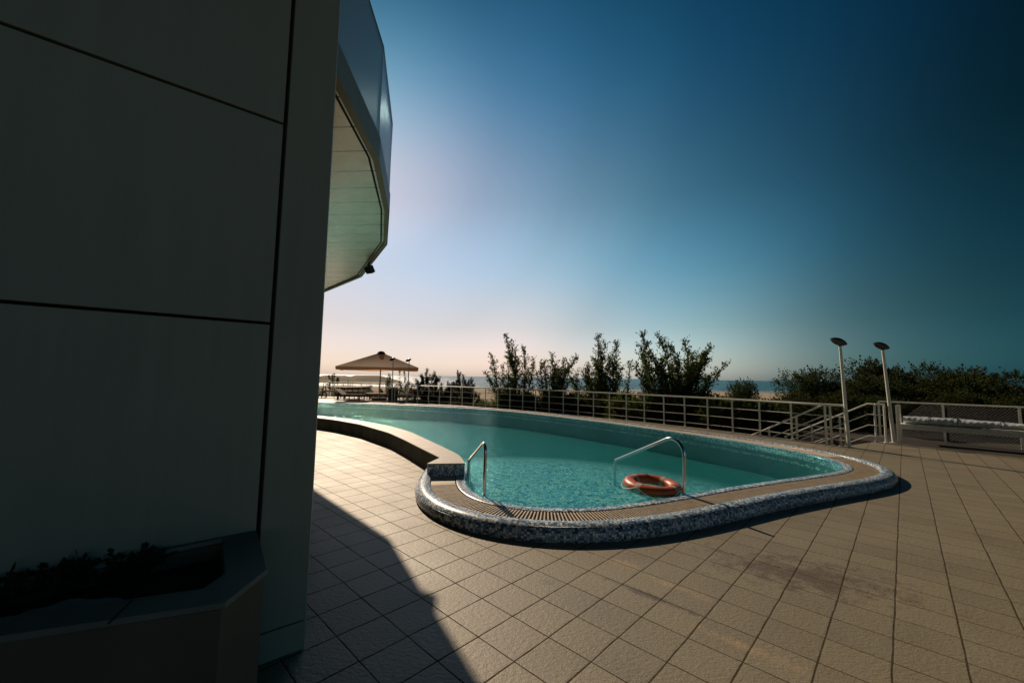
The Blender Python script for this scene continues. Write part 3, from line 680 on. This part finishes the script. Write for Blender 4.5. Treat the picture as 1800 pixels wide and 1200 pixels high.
def bush_mesh(rx, ry, h, n, lsize, mat, label, group, loc, rz=0, spiky=.25, name='shrub', cat='shrub', lumps=9):
    t = thing(name, label, cat, loc, rz, group); tb = MB(); C = []; D = []
    cen = [(rng.uniform(-.62, .62)*rx, rng.uniform(-.62, .62)*ry, rng.uniform(.25, .80)*h, rng.uniform(.30, .52)) for _ in range(lumps)] + [(0, 0, .45*h, .6)]
    for (cx, cy, cz, r_) in cen:
        tb.tube(shoot((0, 0, 0), (cx, cy, cz), .08, 5), [.04, .03, .022, .014, .006], 5, cap=False)
        k = n//len(cen); d = rng.normal(size=(k, 3)); d /= np.linalg.norm(d, axis=1)[:, None]; d[:, 2] = d[:, 2]*.9+.1
        rad = r_*(.35+.65*rng.random(k)**.5)*(1+.25*np.sin(d[:, 0]*7+cx*3)*np.sin(d[:, 1]*6+d[:, 2]*5))
        c = np.stack([cx+d[:, 0]*rad*rx, cy+d[:, 1]*rad*ry, cz+d[:, 2]*rad*h*.62], 1); C.append(c); D.append(d+rng.normal(size=(k, 3))*.6+np.array([0, 0, .35]))
        for _ in range(int(14*spiky*4)):
            q = rng.normal(size=3); q[2] = abs(q[2])+.5; q /= np.linalg.norm(q); p0 = np.array([cx, cy, cz])+q*np.array([rx, ry, h*.6])*r_*.8; ln = rng.uniform(.15, .5)*spiky*1.6
            k = 14; s_ = rng.random(k)[:, None]; C.append(p0+q*ln*s_+rng.normal(size=(k, 3))*.02); D.append(q+rng.normal(size=(k, 3))*.5)
    C = np.concatenate(C); D = np.concatenate(D); ok = C[:, 2] > .02
    tb.build('stems', BARK, t); leaf_mesh('crown', C[ok], D[ok], lsize, mat, t); return t
def place(o, loc, rz, s, label):
    c = copy_tree(o); c.location = loc; c.rotation_euler = (0, 0, rz); c.scale = (s[0], s[1], s[2]); c['label'] = label; return c

# bare-shooted trees behind the railing
G = 'shooting trees behind the pool railing'; gz = -1.1
shoots_tree((0.05, 21, gz), [(-.21, 21, 3.70), (.15, 21.2, 3.45), (-.93, 21, 2.70), (.77, 20.8, 3.1), (1.15, 21, 2.4), (-.52, 21.3, 2.25), (-1.35, 21, 1.7), (.45, 20.5, 2.3), (-.1, 20.4, 2.6), (.9, 21.5, 1.9), (.25, 21.6, 3.0)],
            'leftmost tall tree behind the railing, with two bushy upright leaders', G, name='tree')
shoots_tree((2.1, 20, gz), [(1.95, 20, 2.70), (2.54, 20, 2.5), (3.20, 20, 2.6), (1.42, 20, 2.15), (2.82, 20.3, 2.0), (2.2, 19.6, 2.1), (1.7, 20.4, 2.45), (3.0, 19.7, 1.6), (2.1, 20.5, 1.9)],
            'shorter tree between the two tall ones, with thin twigs on its right', G, name='tree')
shoots_tree((4.5, 19, gz), [(4.07, 19, 3.52), (4.55, 19.1, 3.2), (4.96, 19, 3.37), (5.46, 19, 2.45), (3.83, 19, 2.4), (5.13, 18.7, 2.1), (3.27, 19, 1.95), (4.4, 18.6, 2.4), (4.7, 19.3, 2.7), (4.2, 19.2, 2.9), (5.0, 19.3, 2.5), (3.6, 18.9, 1.6)],
            'slim middle tree behind the railing with a forked top of thin shoots', G, name='tree', dens=40)
shoots_tree((6.45, 17, gz), [(5.52, 17, 3.45), (5.40, 17, 2.85), (6.24, 17.1, 3.35), (7.15, 17, 3.25), (6.76, 17, 2.9), (8.5, 17, 2.90), (8.13, 17, 2.4), (9.1, 17, 2.2), (7.53, 16.8, 2.1), (5.8, 17, 3.0), (6.3, 16.7, 2.5), (7.0, 16.8, 2.5), (5.9, 16.8, 2.2), (7.7, 17.2, 2.6), (6.9, 17.3, 2.2), (5.3, 17, 2.1), (8.3, 17.1, 1.7)],
            'broadest tree behind the railing, its long shoots leaning out to the right', G, name='tree', dens=50, twl=.70)
shoots_tree((3.55, 20.4, gz), [(3.3, 20.4, 1.9), (3.75, 20.4, 2.15), (3.9, 20.5, 1.7), (3.1, 20.4, 1.5)], 'small thin sapling left of the slim middle tree', G, name='tree')
# under-storey along the railing
GU = 'dense shrubs under the trees along the railing'
b1 = bush_mesh(1.15, .95, 1.95, 9000, .075, LEAF2, 'dark dense shrub at the foot of the leftmost tall tree', GU, (.15, 21.2, gz))
b2 = bush_mesh(1.25, .9, 1.8, 9000, .085, LEAF, 'olive green shrub just left of the broadest tree', GU, (5.15, 16.6, gz), spiky=.4)
US = [((-1.0, 21.75, gz), 1.0, (.75, .8, .72), 'small yellow green shrub at the far left end of the shrub row', 1), ((1.2, 20.6, gz), 2.0, (1, 1, .98), 'dark shrub filling the gap right of the leftmost tall tree', 0),
      ((2.3, 19.6, gz), .4, (1, 1, 1.03), 'dark rounded shrub at the foot of the shorter tree', 0), ((3.5, 18.6, gz), 3.0, (1, 1, .95), 'olive shrub under the thin sapling', 1), ((4.5, 18.0, gz), 4.0, (1, 1, 1.02), 'dark shrub at the foot of the slim middle tree', 0),
      ((6.2, 15.9, gz), 5.0, (1, 1, 1.06), 'tall dark shrub at the foot of the broadest tree', 0), ((7.1, 15.1, gz), 1.5, (1, 1, .98), 'olive shrub right under the leaning shoots', 1), ((7.9, 14.6, gz), 2.4, (1.05, 1, .93), 'dark shrub behind the first railing posts before the stairs', 0),
      ((8.9, 15.2, gz), .9, (1.1, 1, .98), 'olive shrub beyond the sloping stair rails', 1), ((9.9, 16.2, gz), 3.4, (1.2, 1, 1.05), 'dark shrub left of the round topped bush', 0), ((2.9, 21.6, gz), 2.2, (1.2, 1, .98), 'dark shrub set back behind the thin sapling', 0),
      ((5.9, 18.2, gz), 2.9, (1.2, 1, 1.1), 'dark shrub set back left of the broadest tree', 0), ((8.0, 17.2, gz), .2, (1.2, 1, 1.08), 'olive shrub set back below the lowest leaning shoot', 1)]
for loc, rz, s_, lab, k in US: place((b1, b2)[k], loc, rz, s_, lab)
# hedge on the right
GH = 'feathery bushes of the hedge on the right'
h1 = bush_mesh(1.5, 1.2, 2.32, 12000, .08, LEAF3, 'tall dark hedge bush behind the second lamp post from the stairs', GH, (15.2, 16.0, -.05), spiky=.55, lumps=12)
h2 = bush_mesh(1.4, 1.2, 2.05, 12000, .075, LEAF2, 'rounded dark bush left of the first lamp post', GH, (12.1, 16.4, -.1), spiky=.6, lumps=11)
HS = [((11.4, 20.2, -.6), 1.0, (.62, .7, 1.0), 'round topped bush standing alone left of the sea gap', 1), ((12.4, 14.9, -.05), 2.0, (.9, 1, .72), 'low bush directly behind the first lamp post', 0), ((13.6, 15.0, -.05), .6, (.9, 1, .78), 'bush between the two lamp posts', 1),
      ((14.3, 14.3, -.05), 3.0, (1, 1, .78), 'bush just right of the second lamp post', 0), ((15.3, 13.4, -.05), 4.0, (1, 1, .76), 'dark bush above the left part of the rolled cover', 1), ((16.4, 13.7, -.05), 5.1, (1.1, 1, .86), 'higher brownish bush above the right part of the rolled cover', 0),
      ((17.3, 12.4, -.05), 1.7, (1, 1, .74), 'bush near the right edge of the view', 1), ((17.9, 11.0, -.05), 2.7, (1.1, 1, .80), 'rightmost bush of the hedge', 0), ((12.9, 12.9, -.05), 2.2, (.75, .7, .52), 'low bush behind the mesh fence panel', 1), ((14.3, 12.3, -.05), .2, (.8, .7, .55), 'low dark bush behind the rolled cover', 0),
      ((10.9, 14.3, -.3), 3.3, (.9, .9, .62), 'low bush behind the landing of the stairs', 0), ((11.9, 13.1, -.05), 4.4, (.7, .7, .55), 'small bush between the stairs and the second lamp post', 1), ((15.4, 11.4, -.05), 1.2, (.9, .7, .62), 'low bush behind the white topped rail', 1), ((13.9, 18.5, -.4), .2, (1, 1, .78), 'bush set back behind the gap between the lamp posts', 1), ((16.9, 16.8, -.3), .8, (1.2, 1, .74), 'bush set back behind the tall one', 1)]
for loc, rz, s_, lab, k in HS: place((h1, h2)[k], loc, rz, s_, lab)
# spiky dark pines on the left
GP = 'spiky dark pines beyond the far deck'
def pine(loc, w_, h, n, label, mul=1.0):
    t = thing('pine_shrub', label, 'pine', loc, 0, GP); tb = MB(); C = []; D = []
    for _ in range(n):
        a = rng.uniform(0, 2*math.pi); r_ = rng.random()**.5*w_; zz = h*(.45+.55*rng.random())*(1-.35*(r_/w_)**2); tip = np.array([r_*math.cos(a), r_*math.sin(a)*.8, zz]); P = shoot((0, 0, 0), tip, .1, 6)
        tb.tube(P, [.035, .028, .02, .014, .01, .006], 4, cap=False); u_ = (P[-1]-P[-2]); u_ /= np.linalg.norm(u_); u_ = u_+np.array([0, 0, .6]); u_ /= np.linalg.norm(u_)
        k = int(110*mul); s_ = rng.random(k)[:, None]; ln = .34; C.append(P[-1]+u_*(s_-.5)*ln+rng.normal(size=(k, 3))*.035); D.append(u_+rng.normal(size=(k, 3))*.8)
        k = int(50*mul); s_ = rng.random(k)[:, None]; C.append(P[3]+(P[-1]-P[3])*s_+rng.normal(size=(k, 3))*.05); D.append(u_+rng.normal(size=(k, 3))*.9)
    tb.build('trunk', BARK, t); leaf_mesh('crown', np.concatenate(C), np.concatenate(D), .085, LEAF4, t, aspect=.35)
pine((-5.15, 25.2, -.9), .95, 2.85, 60, 'left of the two dark pines right of the umbrella'); pine((-3.15, 25.2, -.9), .95, 2.65, 62, 'right of the two dark pines right of the umbrella'); pine((-4.2, 24.9, -.9), .75, 2.0, 36, 'low dark pine between the two taller ones')
pine((-7.6, 27.6, -.9), 1.15, 2.75, 30, 'open branched pine between the two thin lamp posts', .8); pine((-14.2, 32.5, -.9), 1.0, 2.5, 15, 'small sparse pine far left in front of the white canopy', .9)
pine((-2.4, 25.6, -.9), .6, 1.5, 22, 'lowest dark pine at the right end of its row')

# low plants in the planter
h0 = bush_mesh(.165, .115, .13, 900, .038, LEAF2, 'small dark leafy plant at the left end of the planter', 'low plants in the planter', (-2.12, 1.74, .615), spiky=.05, name='plant', cat='plant', lumps=5)
for loc, rz, s_, lab in (((-1.89, 1.82, .615), 1.2, (1, 1, .9), 'leafy plant second from the left in the planter'), ((-1.72, 1.93, .615), 2.6, (.8, .9, .75), 'leafy plant nearest the middle of the planter'), ((-2.42, 1.62, .615), 4.0, (1, 1, 1.1), 'dark plant at the far left edge of the view in the planter')):
    place(h0, loc, rz, s_, lab)

# ------------------------------------------------------------------ railings
def railing(path, heights, label, name='railing', h=.985, pw=(.045, .02), tr=.026, r=.011, skip=0, base_z=0):
    t = thing(name, label, 'railing', (path[0][0], path[0][1], base_z)); O = Vector((path[0][0], path[0][1], 0)); P = [Vector((*p, 0))-O for p in path]
    for i, p in enumerate(P):
        if skip and i % skip: continue
        a = P[max(i-1, 0)]; b = P[min(i+1, len(P)-1)]; ang = math.atan2(b.y-a.y, b.x-a.x)
        m_ = MB(); m_.box((p.x, p.y, h/2), (pw[0], pw[1], h), ang); m_.box((p.x, p.y, .005), (pw[0]*1.9, pw[0]*1.9, .010), ang); m_.build('post', PAINT, t)
    m_ = MB(); m_.tube([(p.x, p.y, h) for p in P], tr, 8); m_.build('top_rail', PAINT, t, smooth=True)
    for z in heights:
        m_ = MB(); m_.tube([(p.x, p.y, z) for p in P], r, 6); m_.build('rail', PAINT, t, smooth=True)
    return t
railing([(8.09, 9.93), (7.93, 10.17)] + RAIL, (.15, .43, .71), 'long grey white metal railing curving along the far side of the pool')
fp = [(-5.5 - .62*i, 28.3 + .012*i) for i in range(26)]
railing(fp, (.25, .5, .75), 'thin far railing behind the tables on the left', h=1.0, tr=.022, r=.010, pw=(.035, .02))
railing([(9.60, 10.80), (9.80, 10.74)], (.15, .43, .71), 'short piece of railing between the stairs and the second lamp post')
# stairs going down behind the railing
sdv = Vector((-.51, .86, 0)).normalized()
stt = thing('stairs', 'concrete steps leading down behind the railing between the lamp posts', 'stairs', (8.85, 10.42, 0))
across = Vector((.86, .51, 0)).normalized(); ang = math.atan2(across.y, across.x)
for i in range(7):
    m_ = MB(); c = sdv*(.15+.30*i); zt = -.165*(i+1); m_.box((c.x, c.y, zt-.35), (1.5, .30, .70), ang); m_.build('step', CONC, stt)
def stair_rail(a, label):
    t = thing('stair_railing', label, 'handrail', (*a, 0), 0, 'sloping handrails of the stairs'); sl_ = -.165/.30
    for z, r_ in ((.985, .021), (.71, .011), (.43, .011), (.15, .011)):
        p0 = Vector((0, 0, z)); p1 = sdv*.12+Vector((0, 0, z)); p2 = sdv*2.2+Vector((0, 0, z+2.08*sl_)); m_ = MB(); m_.tube([p0, p1, p2], r_, 8); m_.build('handrail' if z > .9 else 'rail', PAINT, t, smooth=True)
    for d in (.75, 1.45, 2.15):
        m_ = MB(); p = sdv*d; zt = .985+(d-.12)*sl_; m_.box((p.x, p.y, zt-.5), (.045, .02, 1.0), ang+math.pi/2); m_.build('post', PAINT, t)
stair_rail((7.93, 10.19), 'nearer of the two sloping handrails beside the stairs'); stair_rail((9.58, 10.82), 'farther sloping handrail, starting at the post beside the second lamp')

# ------------------------------------------------------------------ lamp posts
def lamp_post(loc, h, lean, head_rz, tilt, label, r=.042):
    t = thing('lamp_post', label, 'lamp post', (*loc, 0), 0, 'pole lamps with flattened oval heads'); top_ = Vector((lean[0], lean[1], h))
    m_ = MB(); m_.tube([(0, 0, 0), tuple(top_*.5), tuple(top_)], [r, r*.86, r*.74], 14); m_.build('pole', PAINT, t, smooth=True)
    m_ = MB(); m_.lathe([(r*1.05, .0), (r*2.1, .0), (r*2.1, .014), (r*1.05, .02)], 16); m_.build('base_plate', PAINT, t)
    Mx = Matrix.Translation(top_+Vector((0, 0, .035))) @ Matrix.Rotation(head_rz, 4, 'Z') @ Matrix.Rotation(tilt, 4, 'Y') @ Matrix.Scale(1.0, 4) @ Matrix.Translation((-.045, 0, .03))
    prof = [(.001, -.055), (.06, -.052), (.11, -.036), (.152, -.008), (.160, .004), (.150, .016), (.11, .040), (.06, .055), (.001, .06)]
    m_ = MB(); m_.lathe(prof, 28, Mx @ Matrix.Diagonal((1.2, .82, 1.45, 1))); m_.build('lamp_head', LAMPM, t, smooth=True)
    m_ = MB(); m_.tube([tuple(top_-Vector((0, 0, .03))), tuple(top_+Vector((0, 0, .04)))], r*.95, 10); m_.build('collar', LAMPM, t)
lamp_post((8.13, 9.90), 2.46, (-.08, .0), R(-8), R(24), 'pole lamp standing at the end of the long railing, left of the other')
lamp_post((9.93, 10.66), 2.44, (-.14, .0), R(-8), R(24), 'pole lamp beside the rolled cover, right of the other')
lamp_post((-7.0, 24.0), 2.46, (-.02, 0), R(0), R(-24), 'thin distant lamp in front of the umbrella, left of its pair', r=.035)
lamp_post((-6.2, 24.4), 2.43, (.03, 0), R(0), R(-24), 'thin distant lamp at the right end of the umbrella', r=.035)

# ------------------------------------------------------------------ rolled cover, its stand and the fence behind
A0 = Vector((10.45, 11.02, 0)); A1 = Vector((11.90, 9.42, 0)); ax = (A1-A0).normalized(); bk = Vector((-ax.y, ax.x, 0)); LN = (A1-A0).length; ang = math.atan2(ax.y, ax.x)
stn = thing('cover_stand', 'long grey stand with end posts carrying the rolled cover', 'stand', tuple(A0), ang)
m_ = MB(); m_.box((LN/2, .02, .395), (LN, .035, .13)); m_.build('front_beam', PAINT, stn, bevel=.004)
m_ = MB(); m_.box((LN/2, .45, .395), (LN, .035, .13)); m_.build('rear_beam', PAINT, stn, bevel=.004)
m_ = MB(); m_.box((LN/2, .235, .452), (LN, .39, .02)); m_.build('platform', PAINT, stn)
for x, hh in ((-.03, .95), (LN+.03, .95)):
    for y in (.02, .45):
        m_ = MB(); m_.box((x, y, hh/2-.015), (.07, .06, hh+.03)); m_.build('post', PAINT, stn, bevel=.004)
cr_ = thing('rolled_cover', 'wrinkled silver blue cover rolled up on the long grey stand', 'pool cover', tuple(A0+bk*.235+Vector((0, 0, .462))), ang)
m_ = MB(); nx, nk = 90, 30; vs = []; fs = []
for i in range(nx):
    x = .06+(LN-.12)*i/(nx-1)
    for k in range(nk):
        q = 2*math.pi*k/nk; rr = 1+.05*math.sin(x*9+q*3)+.035*math.sin(x*31-q*5)+.03*math.sin(x*57+q*2); z = .105+.105*rr*math.sin(q)*(.85+.15*math.sin(x*2)); vs.append((x, .17*rr*math.cos(q), max(z, .002)))
for i in range(nx-1):
    for k in range(nk): fs.append((i*nk+k, (i+1)*nk+k, (i+1)*nk+(k+1) % nk, i*nk+(k+1) % nk))
fs += [tuple(range(nk)), tuple((nx-1)*nk+k for k in range(nk))[::-1]]
TARP = simple('tarpaulin', (.52, .58, .62), .30, .15, var=.2, scale=5); m_.add(vs, fs); m_.build('cover_roll', TARP, cr_, smooth=True)
for x in (.55, 1.05, 1.75):
    m_ = MB(); m_.tube([(x, .178*math.cos(q), .105+.114*math.sin(q)) for q in np.linspace(-.4, math.pi+.4, 22)], .008, 5); m_.build('strap', LAMPM, cr_)
fn = thing('mesh_fence', 'low mesh fence with a white top rail behind the rolled cover', 'fence', tuple(A0+bk*.95), ang)
m_ = MB(); m_.tube([(-.5, 0, 1.0), (3.4, 0, 1.0)], .02, 8); m_.build('top_rail', PAINT, fn)
for x in (-.5, .8, 2.1, 3.4): m_ = MB(); m_.box((x, 0, .485), (.05, .04, 1.03)); m_.build('post', PAINT, fn)
m_ = MB()
for i in range(64):
    x = -.5+i*.07
    if x+1 > 3.3: continue
    m_.tube([(x, .004, .04), (x+.95, .004, .98)],   .0025, 3, cap=False); m_.tube([(x+.95, -.004, .04), (x, -.004, .98)], .0025, 3, cap=False)
m_.build('wire_mesh', LAMPM, fn)

# ------------------------------------------------------------------ left: umbrella, canopies, furniture
CAN = cloth('umbrella_cloth', (.62, .47, .38), (.80, .48, .26), .5)
um = thing('parasol', 'large square beige parasol on the far deck with a dark cap', 'parasol', (-8.45, 26.2, 0), R(14))
S = 2.34; zt, ze = 3.02, 2.03; m_ = MB(); n = 8
c4 = [(-S, -S), (S, -S), (S, S), (-S, S)]
for k in range(4):
    a, b = c4[k], c4[(k+1) % 4]; vs = []; 
    for i in range(n+1):
        f_ = .06+(1-.06)*i/n
        for j in range(7):
            g_ = j/6; x = (a[0]*(1-g_)+b[0]*g_)*f_; y = (a[1]*(1-g_)+b[1]*g_)*f_; sag = .10*math.sin(f_*math.pi)*(1-abs(2*g_-1))**.7; vs.append((x, y, zt-(zt-ze)*f_-sag+(.0)))
    m_.add(vs, [(i*7+j, i*7+j+1, (i+1)*7+j+1, (i+1)*7+j) for i in range(n) for j in range(6)])
m_.build('canopy', CAN, um, smooth=True)
for k in range(4):
    a, b = c4[k], c4[(k+1) % 4]; m_ = MB(); vs = []
    for j in range(13):
        g_ = j/12; x = a[0]*(1-g_)+b[0]*g_; y = a[1]*(1-g_)+b[1]*g_; dr = .19+.03*math.sin(g_*9+k); vs += [(x*1.001, y*1.001, ze), (x*.99, y*.99, ze-dr)]
    m_.add(vs, [(2*j, 2*j+2, 2*j+3, 2*j+1) for j in range(12)]); m_.build('valance', CAN, um)
DK = simple('dark_cloth', (.03, .02, .018), .8)
m_ = MB(); m_.lathe([(.30, -.16), (.22, .02), (.12, .09), (.0, .10)], 8, Matrix.Translation((0, 0, zt-.02))); m_.build('cap', DK, um)
m_ = MB(); m_.tube([(0, 0, 0), (0, 0, zt)], .035, 10); m_.build('pole', WOODM, um, smooth=True)
for k in range(4):
    m_ = MB(); m_.tube([(0, 0, zt-.1), (c4[k][0]*.97, c4[k][1]*.97, ze-.02)], .014, 5); m_.build('rib', WOODM, um)
m_ = MB(); m_.box((0, 0, .06), (.8, .8, .12)); m_.build('base', CONC, um, bevel=.01)
WHT = cloth('white_canvas_', (.84, .80, .76), (.98, .94, .88), .8)
def marquee(loc, w_, d_, he, hp, label, rz=0):
    t = thing('canopy', label, 'canopy', loc, rz, 'white pitched canopies near the beach'); m_ = MB(); x, y = w_/2, d_/2
    m_.add([(-x, -y, he), (x, -y, he), (x, y, he), (-x, y, he), (-x*.45, 0, hp), (x*.45, 0, hp)], [(0, 1, 5, 4), (1, 2, 5), (2, 3, 4, 5), (3, 0, 4)]); m_.build('roof', WHT, t)
    m_ = MB(); 
    for a, b in (((-x, -y), (x, -y)), ((x, -y), (x, y)), ((x, y), (-x, y)), ((-x, y), (-x, -y))): m_.add([(*a, he), (*b, he), (*b, he-.28), (*a, he-.28)], [(0, 1, 2, 3)])
    m_.build('valance', WHT, t)
    for sx_, sy_ in ((-1, -1), (1, -1), (1, 1), (-1, 1)): m_ = MB(); m_.tube([(sx_*x*.98, sy_*y*.98, 0), (sx_*x*.98, sy_*y*.98, he)], .04, 6); m_.build('leg', PAINT, t)
marquee((-17.3, 40, -1.5), 4.6, 5, 2.55, 2.95, 'wide white canopy at the left, partly behind the building')
marquee((-14.5, 41, -1.5), 5.4, 5, 2.45, 3.0, 'white pointed canopy whose right slope ends below the parasol')
KI = simple('cream_boards', (.55, .42, .26), .7, var=.1)
kt = thing('kiosk', 'small cream boarded hut under the white canopies', 'hut', (-14.3, 37, -1.5)); m_ = MB(); m_.box((0, 0, 1.0), (2.6, 1.6, 2.0)); m_.build('wall', KI, kt); m_ = MB(); m_.box((0, 0, 2.03), (2.8, 1.8, .06)); m_.build('roof', WOODM, kt)
m_ = MB(); m_.box((0, -.82, 1.25), (1.7, .04, .7)); m_.build('shutter', WOODM, kt)
# clipped hedges beyond the far railing
hh = bush_mesh(1.3, .7, 1.7, 7000, .07, LEAF2, 'low dark hedge bush behind the table second from the left', 'low hedge bushes beyond the far railing', (-12.3, 30.6, -1.2), spiky=.1)
for x, s_, lab in ((-14.9, (1, 1, .95), 'low hedge bush behind the leftmost table'), (-10.4, (1, 1, 1.0), 'low hedge bush just left of the parasol pole'), (-8.9, (1, 1, .92), 'low hedge bush behind the stacked loungers'), (-17.3, (1.2, 1, 1.0), 'low hedge bush at the left end beside the building'), (-7.2, (.9, 1, .9), 'low hedge bush near the dark waste bin'), (-5.6, (.9, 1, .8), 'low hedge bush at the right end of the far railing')):
    place(hh, (x, 30.6, -1.2), x, s_, lab)
def picnic(loc, rz, label):
    t = thing('picnic_table', label, 'picnic table', (*loc, 0), rz, 'tables with benches on the far deck'); m_ = MB(); m_.box((0, 0, .74), (1.7, .75, .04)); m_.build('tabletop', WOODM, t)
    for y in (-.72, .72): m_ = MB(); m_.box((0, y, .44), (1.7, .27, .04)); m_.build('bench', WOODM, t)
    for x in (-.6, .6):
        m_ = MB(); m_.tube([(x, -.62, 0), (x, -.22, .72)], .035, 4); m_.tube([(x, .62, 0), (x, .22, .72)], .035, 4); m_.box((x, 0, .39), (.05, 1.5, .07)); m_.build('leg_frame', WOODM, t)
    return t
pt = picnic((-10.5, 26.3), R(20), 'dark picnic table nearest the pool edge on the left')
for loc, rz, lab in (((-13.6, 26.9), R(80), 'picnic table at the far left beside the building'), ((-10.3, 27.5), R(50), 'picnic table just behind the nearest one'), ((-12.0, 27.6), R(10), 'picnic table between the leftmost and the nearest one')):
    c = copy_tree(pt); c.location = (*loc, 0); c.rotation_euler = (0, 0, rz); c['label'] = lab
CUS = simple('pale_cushion', (.55, .50, .44), .8, var=.1)
def lounger(loc, rz, label):
    t = thing('sun_lounger', label, 'sun lounger', (*loc, 0), rz, 'sun loungers beyond the pool'); m_ = MB(); m_.box((0, 0, .30), (1.25, .62, .05)); m_.build('seat', WOODM, t)
    m_ = MB(); m_.box((.88, 0, .47), (.72, .62, .05), 0, Matrix.Rotation(R(-32), 3, 'Y')); m_.build('backrest', WOODM, t)
    m_ = MB(); m_.box((0, 0, .355), (1.2, .56, .06)); m_.build('cushion', CUS, t)
    for x in (-.5, .5):
        for y in (-.27, .27): m_ = MB(); m_.box((x, y, .14), (.05, .05, .28)); m_.build('leg', WOODM, t)
    return t
lo = lounger((-8.3, 25.7), R(5), 'sun lounger with pale cushion under the front of the parasol')
for loc, rz, lab in (((-8.9, 26.9), R(5), 'sun lounger behind the parasol pole'), ((-6.5, 25.6), R(80), 'lounger just right of the dark bin'), ((-5.9, 27.4), R(70), 'lounger behind the railing left of the two dark pines'), ((-6.4, 27.0), R(75), 'lounger in the middle of the row between bin and pines'), ((-9.6, 25.0), R(170), 'lounger at the water edge left of the parasol')):
    c = copy_tree(lo); c.location = (*loc, 0); c.rotation_euler = (0, 0, rz); c['label'] = lab
bn = thing('waste_bin', 'round dark bin standing at the foot of the thin distant lamp', 'bin', (-7.2, 24.9, 0)); m_ = MB(); m_.lathe([(0, 0), (.27, 0), (.31, .62), (.33, .66), (.28, .68), (0, .68)], 20); m_.build('bin_body', LAMPM, bn, smooth=True)
m_ = MB(); m_.lathe([(.33, .66), (.34, .72), (.22, .80), (0, .82)], 20); m_.build('lid', LAMPM, bn, smooth=True)
